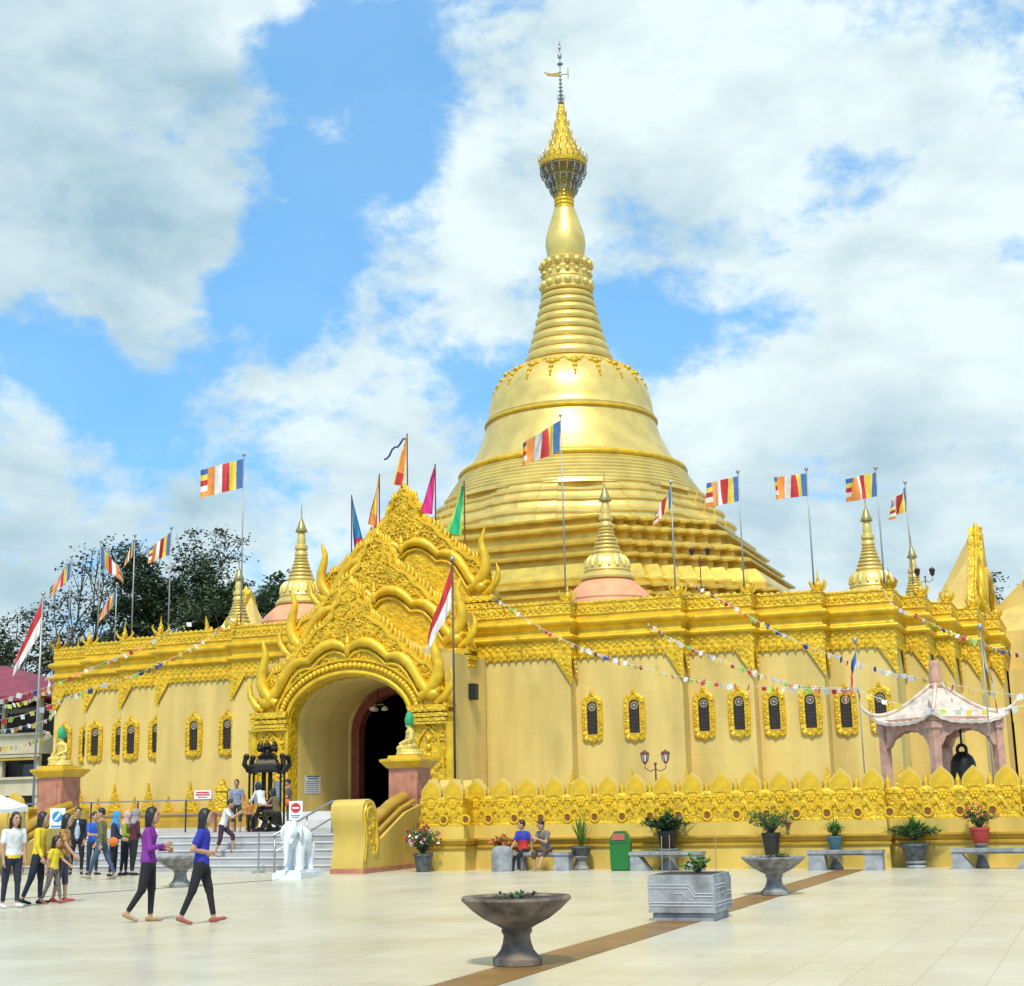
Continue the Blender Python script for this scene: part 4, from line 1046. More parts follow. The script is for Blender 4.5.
S = {'S1': [[3.9,20.95,9.39],[6.59,23.2,7.83],[8.0,24.38,7.09],[10.43,26.41,6.13],[12.26,27.94,5.55],[13.93,29.34,5.06],[15.07,30.29,4.82],[16.86,31.79,4.54],[18.02,32.76,4.38],[19.11,33.67,4.27],[19.5,34.0,4.2]],
'S2': [[5.32,14.31,10.45],[7.31,17.07,9.4],[9.64,20.31,8.25],[11.13,22.37,7.21],[12.38,24.11,6.64],[13.78,26.05,6.01],[15.49,28.43,5.32],[16.68,30.09,4.83],[17.49,31.2,4.56],[19.5,34.0,4.25]],
'S3': [[11.67,20.9,9.31],[12.42,21.4,8.83],[13.66,22.48,8.14],[14.65,23.44,7.41],[15.6,24.36,6.87],[16.3,25.05,6.48],[17.52,26.23,5.86],[18.35,27.03,5.54],[19.8,28.44,4.95],[20.45,29.07,4.84],[21.74,30.32,4.4],[22.61,31.17,4.16],[23.31,31.85,4.03]],
'S4': [[18.3,18.7,8.86],[18.52,19.15,8.25],[19.03,19.85,7.85],[19.79,20.88,7.47],[20.48,21.82,6.93],[21.1,22.67,6.61],[21.89,23.75,6.14],[22.61,24.73,5.81],[23.15,25.47,5.61],[24.6,27.6,5.2]],
'S5': [[19.5,34.0,4.2],[20.0,33.94,3.94],[20.57,33.88,3.79],[21.0,33.83,3.7],[21.55,33.77,3.61],[22.39,33.68,3.6],[23.06,33.6,3.62],[24.6,33.4,3.8]],
'L1': [[-6.96,21.3,9.48],[-7.27,22.46,8.55],[-7.44,23.29,8.02],[-7.65,24.26,7.6],[-7.85,25.22,7.14],[-8.04,26.11,6.78],[-8.23,26.99,6.42],[-8.45,28.03,6.12],[-8.65,28.97,5.84],[-8.81,29.75,5.56],[-8.98,30.53,5.19],[-9.13,31.25,4.94],[-9.31,32.11,4.7],[-9.6,33.6,4.5]],
'L2': [[-9.16,21.4,9.21],[-9.71,23.18,8.37],[-9.97,24.18,7.85],[-10.15,24.87,7.53],[-10.28,25.37,7.34],[-10.47,26.08,7.02],[-10.65,26.78,6.75],[-10.92,27.82,6.2],[-11.1,28.53,6.02],[-11.31,29.34,5.78],[-11.44,29.85,5.6],[-11.8,31.5,5.3]],
'L3': [[-18.7,18.9,7.7],[-16.09,21.59,6.57],[-15.62,23.73,6.09],[-15.16,25.8,5.7],[-14.6,28,5.4]],
'L4': [[-18.7,18.9,6.4],[-16.19,21.16,5.75],[-16.08,21.66,5.5],[-15.75,23.15,5.15],[-15.18,25.71,4.79],[-14.6,28,4.6]],
'L5': [[-18.7,18.9,5.2],[-16.13,21.42,4.81],[-15.96,22.18,4.64],[-15.6,23.8,4.35],[-15.31,25.11,4.16],[-14.6,28,4.0]]}
bunting('string of little prayer flags from the gateway eave across the right wall', S['S1'])
bunting('string of little prayer flags from the small front stupa to the banner pole', S['S2'])
bunting('long string of little flags passing behind the pavilion roof finial', S['S3'])
bunting('string of little flags crossing the stepped right corner brackets', S['S4'])
bunting('short string of little flags across the front of the pavilion roof', S['S5'], .33)
bunting('string of little flags from the tall left flagpole down past the left windows', S['L1'], .36, 1.15)
bunting('upper string of little flags below the left cornice', S['L2'], .36, 1.1)
bunting('top string of flags in front of the red roofed house', S['L3'], .34, 1.1)
bunting('middle string of flags before the dark upper storey of the red roofed house', S['L4'], .34, 1.1)
bunting('lowest string of flags before the lower windows of the red roofed house', S['L5'], .34, 1.1)
# ------------------------------------------------------------------ people
SKIN = mat('skin', (.46,.25,.155), .55, 0, var=.06)
HAIR = mat('black_hair', (.014,.011,.010), .5, 0, .2, 40, .3, 10)
EYE = mat('dark_eye', (.02,.015,.012), .3, 0, var=.1); LIP = mat('lip', (.36,.12,.10), .5, 0, var=.1)
CM = {}
def cloth(n, c, c2=None, vs_=6, var=.18):
    if n not in CM: CM[n] = mat('cloth_'+n, c, .85, 0, 1.0, 11, var, vs_, c2=c2)
    return CM[n]
RIGHT, LEFT_, FRONT, BACK = R(21.9), R(201.9), R(-68), R(112)
def person(label, loc, face, H, shirt, pants, shoes, legs=((22,4),(-18,14)), arms=((-12,8,18,0),(14,8,25,10)), lean=3, hair='short', sleeves='short', shorts=False, skirt=None, seatz=None, headyaw=0, headpitch=0, scarf=None, jacket=None, hem=None, hemn=2, voxel=None, bag=None, back_tag=None):
    s = H/1.70; t = thing('person', label, 'person', loc, face)
    child = H < 1.3
    mats = [SKIN, shirt, pants, shoes, jacket or shirt, hem or shirt]
    b = MB(); hipz = .90
    # legs: find feet with the hip at the origin
    J = []; low = 0
    for k, sd in enumerate((1, -1)):
        hf, kf = legs[k][:2]; ab = legs[k][2] if len(legs[k]) > 2 else 3
        A = R(hf); B = R(hf-kf); hip = Vector((0, sd*.088, 0))
        knee = hip+Vector((math.sin(A)*.42, sd*math.sin(R(ab))*.42, -math.cos(A)*.42*math.cos(R(ab))))
        ank = knee+Vector((math.sin(B)*.40, 0, -math.cos(B)*.40))
        fp = max(-38, min(22, .75*(hf-kf)))
        if seatz is not None: fp = 0
        toe = ank+Vector((math.cos(R(fp))*.155, sd*.025, math.sin(R(fp))*.155-.045*math.cos(R(fp)))); heel = ank+Vector((-.055*math.cos(R(fp)), 0, -.05-.055*math.sin(R(fp))))
        J.append((hip, knee, ank, toe, heel)); low = min(low, toe.z-.03, heel.z-.03)
    hz = -low if seatz is None else seatz/s+.06
    o = Vector((0, 0, hz))
    le = math.sin(R(lean)); lc = math.cos(R(lean))
    def up_(x, y, z): return o+Vector((x*lc+z*le, y, z*lc-x*le))
    for hip, knee, ank, toe, heel in J:
        h, k, a, tt, he = [o+q for q in (hip, knee, ank, toe, heel)]
        caps(b, h, k, .096, .068, 2)
        if shorts:
            caps(b, k, k.lerp(a, .25), .066, .066, 2); caps(b, k.lerp(a, .3), a, .048, .036, 0)
        else: caps(b, k, k.lerp(a, .86), .060, .044, 2); caps(b, k.lerp(a, .9), a, .036, .034, 0)
        caps(b, he.lerp(a, .15), tt, .036, .030, 3); caps(b, a+Vector((0,0,-.02)), he.lerp(tt, .35), .038, .036, 3); b.ball(tt, (.05,.038,.026), 8, 6, 3)
    # trunk
    b.ball(o+Vector((0,0,.0)), (.115,.160,.12), 14, 9, 2)
    kj = 1.14 if jacket else 1.04
    secs = [(.0,.118*kj,.165*kj),(.06,.112*kj,.162*kj),(.16,.100*kj,.146*kj),(.28,.106*kj,.15*kj),(.40,.114*kj,.17*kj),(.48,.095,.175),(.53,.06,.12)]
    tm = 4 if jacket else 1
    for i in range(len(secs)-1):
        z0, a0, w0 = secs[i]; z1, a1, w1 = secs[i+1]; vs = []
        for z, a_, w_ in ((z0,a0,w0),(z1,a1,w1)):
            for q in range(14):
                an = 2*math.pi*q/14; vs.append(up_(a_*math.cos(an), w_*math.sin(an), z))
        m_ = 5 if (hem and i < hemn) else tm
        b.add(vs, [(q, (q+1) % 14, 14+(q+1) % 14, 14+q) for q in range(14)]+[tuple(reversed(range(14))), tuple(range(14, 28))], m_)
    if jacket: b.ball(up_(.088, 0, .24), (.062,.07,.27), 10, 8, 1)
    for sd in (1, -1): b.ball(up_(-.002, sd*.155, .475), (.06,.06,.055), 10, 7, tm)
    caps(b, up_(0,0,.50), up_(.015,0,.60), .056, .05, 0)
    # head
    hc = up_(.03, 0, .70); HR = Matrix.Rotation(R(headyaw), 3, 'Z') @ Matrix.Rotation(R(headpitch+lean*.4), 3, 'Y')
    hs = 1.24 if child else 1.06
    def hd(x, y, z): return hc+HR @ Vector((x*hs, y*hs, z*hs))
    b.ball(hc, (.098*hs,.078*hs,.118*hs), 14, 10, 0, rot=HR)
    b.ball(hd(.03,0,-.06), (.062*hs,.056*hs,.058*hs), 10, 8, 0, rot=HR)
    b.ball(hd(.098,0,-.012), (.022,.014,.024), 8, 6, 0, rot=HR)
    for sd in (1, -1): b.ball(hd(-.005, sd*.078, -.01), (.022,.014,.034), 8, 6, 0, rot=HR)
    # arms and five-fingered hands
    for k, sd in enumerate((1, -1)):
        sf, ab, ef, inn = arms[k]
        sh = up_(0, sd*.175, .47)
        A = R(sf); u = Vector((math.sin(A)*math.cos(R(ab)), sd*math.sin(R(ab)), -math.cos(A)*math.cos(R(ab))))
        el = sh+u*.28; E_ = R(sf+ef); f = Vector((math.sin(E_)*math.cos(R(inn)), -sd*math.sin(R(inn)), -math.cos(E_)*math.cos(R(inn)))).normalized()
        wr = el+f*.235
        if sleeves == 'long': caps(b, sh, el, .056, .048, tm); caps(b, el, wr-f*.03, .047, .036, tm)
        elif sleeves == 'none': caps(b, sh, el, .05, .042, 0); caps(b, el, wr, .041, .028, 0)
        else: caps(b, sh, sh+u*.17, .062, .06, tm); caps(b, sh+u*.15, el, .046, .041, 0); caps(b, el, wr, .040, .028, 0)
        caps(b, wr-f*.04, wr, .03, .028, 0)
        side = f.cross(Vector((0,1,0))); side = side.normalized() if side.length > .1 else Vector((1,0,0)); pal = f.cross(side).normalized()
        if pal.y*sd > 0: pal = -pal
        hcn = wr+f*.05
        caps(b, wr, wr+f*.075, .028, .034, 0, squash=.6); caps(b, wr+f*.02-side*.012, wr+f*.075-side*.02, .02, .022, 0); caps(b, wr+f*.02+side*.012, wr+f*.075+side*.02, .02, .022, 0)
        for q, ln in enumerate((.066,.076,.072,.056)):
            r0 = wr+f*.085+side*(-.03+.02*q); r1 = r0+f*ln*.5+pal*.008; r2 = r1+(f*.75+pal*.65).normalized()*ln*.5
            caps(b, r0, r1, .0105, .0095, 0, 6); caps(b, r1, r2, .0095, .008, 0, 6)
        th0 = wr+f*.03-side*.03; th1 = th0+(f*.7-side*.7).normalized()*.035; caps(b, th0, th1, .013, .011, 0, 6); caps(b, th1, th1+(f*.9-side*.1+pal*.4).normalized()*.03, .011, .009, 0, 6)
    b.v = [tuple(Vector(v)*s) for v in b.v]
    body = fuse('body', b, mats, t, (voxel or .0155)*s, 1)
    # face
    fm = MB()
    for sd in (1, -1): fm.ball(hd(.088, sd*.03, .012), (.011,.014,.008), 8, 5, 0, rot=HR); fm.tube([hd(.093, sd*.015, .034), hd(.09, sd*.045, .036)], .006, 4, 0)
    fm.tube([hd(.087, .022, -.062), hd(.095, 0, -.064), hd(.087, -.022, -.062)], .006, 5, 1)
    fm.v = [tuple(Vector(v)*s) for v in fm.v]; fm.build('face', [EYE, LIP], t, True)
    # hair or headscarf
    b = MB()
    if scarf:
        b.ball(hd(-.02,0,.012), (.112*hs,.095*hs,.128*hs), 14, 10, 0, rot=HR)
        caps(b, hd(-.02,0,-.06), up_(-.02,0,.50), .085, .12, 0)
        b.ball(up_(-.01,0,.47), (.125,.185,.08), 14, 8, 0); b.ball(up_(.06,0,.40), (.07,.12,.10), 12, 8, 0)
        b.v = [tuple(Vector(v)*s) for v in b.v]; ho = fuse('headscarf', b, [scarf], t, .016*s, 2)
    else:
        b.ball(hd(-.018,0,.030), (.100*hs,.086*hs,.108*hs), 14, 10, 0, rot=HR)
        if hair in ('long', 'bob'):
            ln = .30 if hair == 'long' else .13
            b.ball(hd(-.045,0,-.04), (.075*hs,.088*hs,.10*hs), 12, 8, 0, rot=HR)
            for y in (-.055,-.018,.018,.055): caps(b, hd(-.055,y,0), hd(-.075-.01*(ln > .2),y*1.15,-.02-ln), .05, .03, 0, squash=.8)
            for sd in (1, -1): caps(b, hd(.01,sd*.075,.03), hd(-.01,sd*.088,-.10-ln*.3), .028, .02, 0)
        b.v = [tuple(Vector(v)*s) for v in b.v]; fuse('hair', b, [HAIR], t, .014*s, 1)
    if skirt:
        b = MB(); k0 = o; b.lathe([(.15*s,.0),(.2*s,.0),(.17*s,.6*s),(.14*s,.8*s)], n=16); b.build('skirt', skirt, t, True)
    if bag:
        q = up_(.05, bag[1]*.26, .02)*s; b = MB(); b.ball(q, (.13,.07,.12), 12, 8); b.tube([q+Vector((0,0,.1)), up_(0,bag[1]*.19,.3)*s, up_(0,bag[1]*.1,.54)*s], .012, 5); b.build('shoulder_bag', bag[0], t, True)
    return t
BLK = cloth('black_trousers', (.012,.012,.016)); JEAN = cloth('blue_jeans', (.05,.085,.15)); DKJ = cloth('dark_jeans', (.018,.024,.045)); NUDE = cloth('tan_shoes', (.42,.25,.14)); BSH = cloth('black_shoes', (.015,.014,.014))
WHT = cloth('white_top', (.70,.70,.70)); RSH = cloth('red_shoes', (.45,.07,.06)); YEL = cloth('yellow_top', (.76,.55,.03)); RPINK = cloth('rust_shoes', (.34,.10,.06))
person('woman in an open purple jacket over a white top walking to the right', (11.77,-52.81,0), RIGHT, 1.63, WHT, BLK, NUDE, legs=((4,5),(-9,24)), arms=((8,12,78,28),(14,10,92,38)), lean=1, hair='bob', sleeves='long', jacket=cloth('purple_jacket', (.20,.025,.26)), voxel=.012)
person('long haired woman in a royal blue top and black trousers striding to the right', (12.84,-53.02,0), RIGHT, 1.60, cloth('blue_top', (.025,.03,.36)), BLK, RPINK, legs=((15,4),(-15,9)), arms=((-4,10,18,0),(-22,16,98,38)), lean=2, hair='long', voxel=.012)
person('woman in a white tee with a yellow hem at the left edge of the picture', (7.22,-50.5,0), R(-25), 1.60, WHT, DKJ, WHT, legs=((4,2),(-4,4)), arms=((0,8,12,0),(2,8,14,0)), hair='long', hem=YEL, hemn=1)
person('woman in a plain yellow cardigan behind the woman in the white tee', (7.03,-49.6,0), RIGHT, 1.60, YEL, DKJ, BSH, legs=((4,4),(-12,10)), arms=((0,6,15,0),(4,6,20,0)), hair='bob', sleeves='long')
person('woman in a brown batik blouse and red shoes holding the little girl by the hand', (7.25,-49.2,0), RIGHT, 1.55, cloth('batik', (.50,.26,.07), (.10,.04,.02), 26), cloth('grey_capri', (.07,.06,.08)), RSH, legs=((4,2),(-6,6)), arms=((0,8,10,0),(22,6,18,0)), hair='bob', shorts=True)
person('little girl in a yellow shirt and patterned leggings', (7.3,-49.5,0), R(10), 1.16, YEL, cloth('patterned_leggings', (.20,.15,.14), (.06,.05,.05), 30), RPINK, legs=((14,4),(-12,12)), arms=((26,10,30,0),(-16,10,10,0)), hair='bob', voxel=.017)
person('man in a black suit jacket over a pale blue shirt', (-.19,-39.5,0), R(-55), 1.70, cloth('pale_blue_shirt', (.42,.50,.60)), BLK, BSH, legs=((2,1,6),(-2,2,7)), arms=((-4,10,22,10),(-4,10,22,10)), sleeves='long', jacket=cloth('black_jacket', (.012,.014,.022)))
person('man in a bright blue polo shirt beside the man in the suit', (.56,-39.8,0), R(-20), 1.58, cloth('bright_blue', (.03,.12,.55)), DKJ, BSH, legs=((2,1),(-3,3)), arms=((10,6,80,20),(10,6,80,20)))
person('man in an olive shirt and blue jeans walking to the left', (2.55,-42.0,0), LEFT_, 1.68, cloth('olive_shirt', (.15,.135,.05)), JEAN, cloth('beige_shoes', (.34,.28,.2)), legs=((22,6),(-18,8)), arms=((-14,8,20,0),(12,8,20,0)), sleeves='long', headyaw=20)
person('woman in a bright blue headscarf and dark dress', (1.75,-40.5,0), RIGHT, 1.58, cloth('navy_blouse', (.02,.025,.06)), BLK, BSH, legs=((2,2),(-3,3)), arms=((5,6,60,20),(5,6,60,20)), sleeves='long', scarf=cloth('blue_scarf', (.05,.28,.58)), bag=(cloth('orange_bag', (.62,.16,.03)), -1))
person('woman in a pale pink headscarf and lime green blouse', (1.56,-39.8,0), RIGHT, 1.57, cloth('lime_blouse', (.32,.38,.05)), BLK, BSH, legs=((2,2),(-3,3)), arms=((5,6,70,20),(5,6,70,20)), sleeves='long', scarf=cloth('pink_scarf', (.56,.38,.36)))
person('woman in a grey headscarf and dark maroon dress', (1.9,-39.9,0), R(60), 1.62, cloth('maroon', (.08,.02,.03)), BLK, BSH, legs=((2,2),(-3,3)), arms=((5,6,60,20),(5,6,40,20)), sleeves='long', scarf=cloth('grey_scarf', (.30,.28,.29)))
person('man in a white shirt and dark shorts stepping up the stair with hands raised', (3.14,-37.75,.36), RIGHT, 1.50, WHT, cloth('plum_shorts', (.05,.02,.045)), NUDE, legs=((46,46),(-6,16)), arms=((40,8,85,20),(40,8,85,20)), lean=18, shorts=True)
person('man in a blue checked shirt and dark shorts standing on the terrace', (.12,-32.4,.9), FRONT, 1.56, cloth('checked_shirt', (.34,.38,.48), (.02,.03,.09), 40), cloth('slate_shorts', (.035,.05,.055)), NUDE, legs=((2,1,6),(-2,2,6)), arms=((0,8,10,0),(0,8,12,0)), shorts=True)
person('child in an orange batik shirt beside the black shrine', (.72,-32.6,.9), FRONT, .98, cloth('orange_batik', (.55,.22,.06), (.22,.07,.02), 30), cloth('child_trousers', (.03,.025,.025)), NUDE, legs=((2,1),(-2,2)), arms=((6,8,20,0),(6,8,20,0)), voxel=.018)
person('woman in a white top and black trousers bending before the black shrine', (1.55,-33.2,.9), R(160), 1.48, WHT, BLK, BSH, legs=((30,34),(8,24)), arms=((30,8,40,10),(26,8,40,10)), lean=22, hair='bob', sleeves='long')
person('person in a brown patterned shirt crouching right of the black shrine', (2.12,-33.3,.9), R(180), 1.5, cloth('brown_pattern', (.20,.13,.06), (.05,.05,.03), 30), cloth('dark_olive', (.03,.03,.018)), BSH, legs=((95,118),(40,105)), arms=((40,8,50,10),(36,8,50,10)), lean=14, hair='bob')
person('woman in a brown top with an orange bag at the foot of the passage wall', (.2,-29.4,.9), LEFT_, 1.60, cloth('taupe_top', (.14,.10,.08)), cloth('grey_trousers', (.10,.09,.085)), NUDE, legs=((2,1),(-2,2)), arms=((4,8,60,15),(0,8,12,0)), bag=(cloth('orange_bag', (.62,.16,.03)), 1))
TRI = cloth('tricolour_shirt', (.035,.05,.40)); 
person('boy in a blue, white and red shirt sitting sideways on the left bench', (11.85,-37.95,0), R(-105), 1.48, TRI, BLK, NUDE, legs=((72,74),(60,56)), arms=((-20,14,20,0),(16,10,35,0)), lean=4, hem=cloth('red_cloth', (.55,.03,.03)), hemn=3, seatz=.42, headyaw=-40)
person('youth in a dark top sitting cross-legged on the left bench looking at a phone', (12.45,-37.95,0), R(-110), 1.52, cloth('grey_shirt', (.17,.15,.13)), cloth('brown_shorts', (.10,.055,.035)), NUDE, legs=((84,52,26),(80,84)), arms=((30,6,85,25),(30,6,80,25)), lean=16, shorts=True, seatz=.42, headyaw=-25, headpitch=15)
# ------------------------------------------------------------------ planters, pots, benches
def bowl(label, loc, k=1., dark=False):
    t = thing('bowl_planter', label, 'planter', loc)
    mod = lambda w_, z, j: (1+.045*abs(math.cos(4*w_))-.02 if 8 < j < 16 else 1)
    b = MB(); b.lathe([(.20*k,0),(.25*k,.01),(.25*k,.07*k),(.22*k,.09*k),(.17*k,.15*k),(.145*k,.22*k),(.135*k,.29*k),(.16*k,.335*k),(.15*k,.36*k),(.2*k,.39*k),(.34*k,.46*k),(.46*k,.55*k),(.545*k,.63*k),(.565*k,.65*k),(.56*k,.675*k),(.51*k,.675*k),(.48*k,.645*k),(.02*k,.63*k)], n=64, mod=mod)
    b.build('bowl', BROWNST if dark else STONE, t, True, 45)
    b = MB(); b.lathe([(.02*k,.655*k),(.3*k,.66*k),(.47*k,.65*k)], n=20); b.build('soil', SOIL, t)
    return t
def sprigs(name, par, n, rad, h, base, leaf, seed, lw=.03, ll=.10, droop=.4, flowers=None, stems=None):
    rnd = random.Random(seed); b = MB(); names = [leaf, BARK]+([flowers] if flowers else [])
    for i in range(n):
        w_ = rnd.uniform(0, 6.28); q = rnd.random()**.6; hh = h*rnd.uniform(.55, 1.05)*(1-.25*q)
        P0 = Vector(base)+Vector((rnd.uniform(-.03,.03), rnd.uniform(-.03,.03), 0)); d = Vector((math.cos(w_), math.sin(w_), 0))
        P = [P0, P0+d*rad*q*.4+Vector((0,0,hh*.6)), P0+d*rad*q+Vector((0,0,hh*(1-droop*q*.5)))]
        b.tube(P, [.008,.006,.003], 4, 1)
        for k in range(stems or 7):
            f = .3+.7*(k+rnd.random())/(stems or 7); f = min(1, f)
            c = P[0].lerp(P[1], f*2) if f < .5 else P[1].lerp(P[2], f*2-1)
            e = Vector((rnd.gauss(0,1), rnd.gauss(0,1), rnd.gauss(.2,.7))).normalized(); e = (e+d*.5).normalized(); sd = e.cross(Vector((rnd.gauss(0,1), rnd.gauss(0,1), 1))).normalized()
            l_ = ll*rnd.uniform(.6,1.2); w2 = lw*rnd.uniform(.7,1.2); nrm = e.cross(sd)*.15*l_
            b.add([c, c+e*l_*.5+sd*w2+nrm, c+e*l_-nrm, c+e*l_*.5-sd*w2+nrm], [(0,1,2,3)], 0)
        if flowers and rnd.random() < .55:
            c = P[2]
            for k in range(6):
                e = Vector((rnd.gauss(0,1), rnd.gauss(0,1), rnd.gauss(0,1))).normalized(); sd = e.orthogonal().normalized()
                b.add([c, c+e*.04+sd*.025, c+e*.06, c+e*.04-sd*.025], [(0,1,2,3)], 2)
    b.keep = True
    return b.build(name, names, par)
def blades(name, par, n, rad, h, base, leaf, seed, w0=.022, droop=.5):
    rnd = random.Random(seed); b = MB()
    for i in range(n):
        w_ = rnd.uniform(0, 6.28); d = Vector((math.cos(w_), math.sin(w_), 0)); q = rnd.random(); hh = h*rnd.uniform(.6,1.05); sd = Vector((-d.y, d.x, 0)); vs = []
        K = 6
        for k in range(K+1):
            f = k/K; c = Vector(base)+d*(rad*q*f**1.3)+Vector((0,0,hh*(f-droop*q*f*f))); wd = w0*(1-f**2)*(.6+.8*f)+.001
            vs += [c-sd*wd, c+sd*wd+Vector((0,0,.004))]
        b.add(vs, [(2*k, 2*k+1, 2*k+3, 2*k+2) for k in range(K)])
    b.keep = True
    return b.build(name, leaf, par)
t = bowl('large weathered stone bowl planter nearest the camera on the brown stripe', (19.40,-57.07,0), 1.0, True); sprigs('plant', t, 16, .3, .07, (0,0,.65), LEAVES['pot'], 1, .02, .05, stems=4)
t = bowl('stone bowl planter on the brown stripe with a flower pot behind it', (19.76,-46.40,0), .93); sprigs('plant', t, 14, .3, .08, (0.05,0,.60), LEAVES['pot'], 2, .02, .05, stems=4)
t = bowl('stone bowl planter on the left, between the two walking women', (6.55,-44.5,0), .93)
# square planter
t = thing('box_planter', 'square pale grey concrete planter with carved lines on the brown stripe', 'planter', (19.64,-51.28,0))
b = MB(); b.box(0,0,.05,.84,.84,.10); b.box(0,0,.335,.93,.93,.45); b.box(0,0,.58,.90,.90,.05); b.build('box', CONC, t)
b = MB()
for k in range(4):
    for pts in ([(-.44,.47),(.12,.47),(.20,.36),(.44,.36)], [(-.44,.43),(.10,.43),(.18,.32),(.44,.32)], [(-.44,.24),(.44,.24)], [(-.44,.20),(.44,.20)], [(-.1,.36),(.02,.36),(.06,.30)]):
        b.tube([(*rot90((x, -.466), k), z) for x, z in pts], .010, 4)
b.build('carved_lines', mat('light_concrete', (.38,.39,.41), .8), t)
b = MB(); b.box(0,0,.60,.8,.8,.02); b.build('soil', SOIL, t)
sprigs('plant', t, 16, .20, .30, (.12,.0,.60), LEAVES['fresh'], 4, .028, .08)
b = MB()
for x, y in ((-.3,-.3),(-.36,.3),(.3,.32)): b.tube([(x,y,.6),(x+.01,y,1.12)], .006, 4)
b.build('stake', mat('bamboo', (.38,.30,.14), .7), t)
POTB = mat('black_pot', (.02,.018,.017), .5, 0, .2, 20, .3, 6); POTG = mat('slate_pot', (.10,.115,.12), .6, 0, .5, 16, .4, 8); POTR = mat('red_pot', (.50,.055,.04), .5, 0, var=.1); POTT = mat('teal_pot', (.07,.17,.20), .5, 0, var=.15)
def pot(label, loc, m, r, h, z0=0, ped=None, pm=None):
    t = thing('potted_plant', label, 'potted plant', loc)
    if ped:
        b = MB(); b.lathe([(ped*.9,0),(ped*.95,.03),(ped*.8,.07),(ped*.62,z0*.4),(ped*.66,z0*.7),(ped*.8,z0-.06),(ped*.95,z0-.03),(ped*.95,z0)], n=16); b.build('stand', pm or STONE, t, True, 40)
    b = MB(); b.lathe([(r*.66,z0),(r*.7,z0+.01),(r*.92,z0+h*.75),(r*.98,z0+h*.85),(r*1.04,z0+h*.87),(r*1.04,z0+h),(r*.92,z0+h),(r*.9,z0+h*.9),(.01,z0+h*.88)], n=20); b.build('pot', m, t, True, 40)
    return t, (0, 0, z0+h*.9)
PINKF = F_['pink']; ORF = mat('orange_blossom', (.66,.20,.06), .6, 0, var=.2); REDF = mat('red_blossom', (.60,.05,.04), .6, 0, var=.2)
t, p = pot('flowering plant with red and white blossoms in a carved slate pot beside the stair cheek', (9.42,-38.5,0), POTG, .24, .44); sprigs('plant', t, 46, .46, .95, p, LEAVES['pot'], 11, .03, .09, flowers=REDF); sprigs('blossom', t, 24, .4, .7, p, LEAVES['olive'], 12, .03, .08, flowers=F_['white']); sprigs('pink_blossom', t, 8, .2, .4, p, LEAVES['olive'], 13, .03, .08, flowers=PINKF)
t, p = pot('orange leaved plant in a slate pot behind the left end of the bench', (11.2,-37.75,0), POTG, .2, .42); sprigs('plant', t, 40, .34, .50, p, mat('leaf_orange', (.42,.17,.03), .6, 0, var=.35), 14, .025, .10, flowers=ORF)
t, p = pot('tall spiky snake plant in a grey urn at the right end of the occupied bench', (13.26,-37.75,0), POTG, .27, .22, .33, .2); blades('plant', t, 44, .34, .78, p, LEAVES['fresh'], 15, .026, .15)
t, p = pot('bushy dark fern in a black pot on a grey block behind the second bench', (15.42,-37.78,0), POTB, .24, .40, .48, .26, CONC); blades('plant', t, 150, .78, .60, p, LEAVES['deep'], 16, .032, .7); sprigs('leaves', t, 60, .66, .46, p, LEAVES['deep'], 17, .035, .14)
t, p = pot('rangy pink flowered shrub in a tall black pot behind the bowl planter', (17.93,-38.05,0), POTB, .21, .56, .26, .17, STONE); sprigs('plant', t, 50, .66, .74, p, LEAVES['fresh'], 18, .03, .09); sprigs('blossom', t, 4, .1, .5, (.38,.1,p[2]), LEAVES['olive'], 19, .03, .08, flowers=PINKF)
t, p = pot('small bushy green plant in a teal pot behind the third bench', (19.30,-37.75,0), POTT, .17, .30, .42, .17); blades('plant', t, 80, .38, .52, p, LEAVES['fresh'], 20, .016, .6); sprigs('leaves', t, 24, .24, .38, p, LEAVES['fresh'], 21, .02, .09)
t, p = pot('wide bright green fern in a slate pot between the right benches', (21.0,-37.4,0), POTG, .30, .38, .16, .24, CONC); blades('plant', t, 160, .82, .56, (0,0,p[2]+.12), LEAVES['fresh'], 22, .028, .6); sprigs('leaves', t, 60, .62, .44, (0,0,p[2]+.1), LEAVES['pot'], 23, .03, .11)
t, p = pot('sparse plant with orange tips in a red pot behind the rightmost bench', (22.40,-37.35,0), POTR, .22, .34, .52, .16, STONE); sprigs('plant', t, 36, .42, .60, p, LEAVES['pot'], 24, .025, .09, flowers=ORF)
def bench(label, x0, x1, y, z=.43, slant=0, round_=False):
    t = thing('bench', label, 'bench', ((x0+x1)/2, y, 0)); L_ = x1-x0
    b = MB(); b.box(0,0,z-.035,L_,.42,.07); b.box(0,0,z-.09,L_-.2,.30,.04); b.build('seat', CONC, t)
    for sg in (-1, 1):
        b = MB(); pl = [(sg*(L_/2-.02),0),(sg*(L_/2-.42-slant*.05),0),(sg*(L_/2-.38+slant*.18),z-.07),(sg*(L_/2-.02),z-.07)]
        b.prism(pl, -.18, .18); b.build('leg', CONC, t)
    return t
bench('concrete bench with the boy and the youth sitting on it', 11.5, 13.1, -38.0)
bench('empty concrete bench right of the green bin', 14.67, 16.4, -38.25, slant=1)
bench('empty concrete bench right of the middle bowl planter', 18.77, 20.43, -38.2)
bench('concrete bench at the right edge in front of the red pot', 21.8, 23.6, -37.75, slant=1)
t = thing('stone_drum', 'grey rounded stone block at the left end of the occupied bench', 'stone', (11.42,-38.25,0)); b = MB(); b.lathe([(.26,0),(.27,.05),(.27,.4),(.24,.52),(.15,.58),(.02,.6)], n=20); b.build('drum', CONC, t, True, 50)
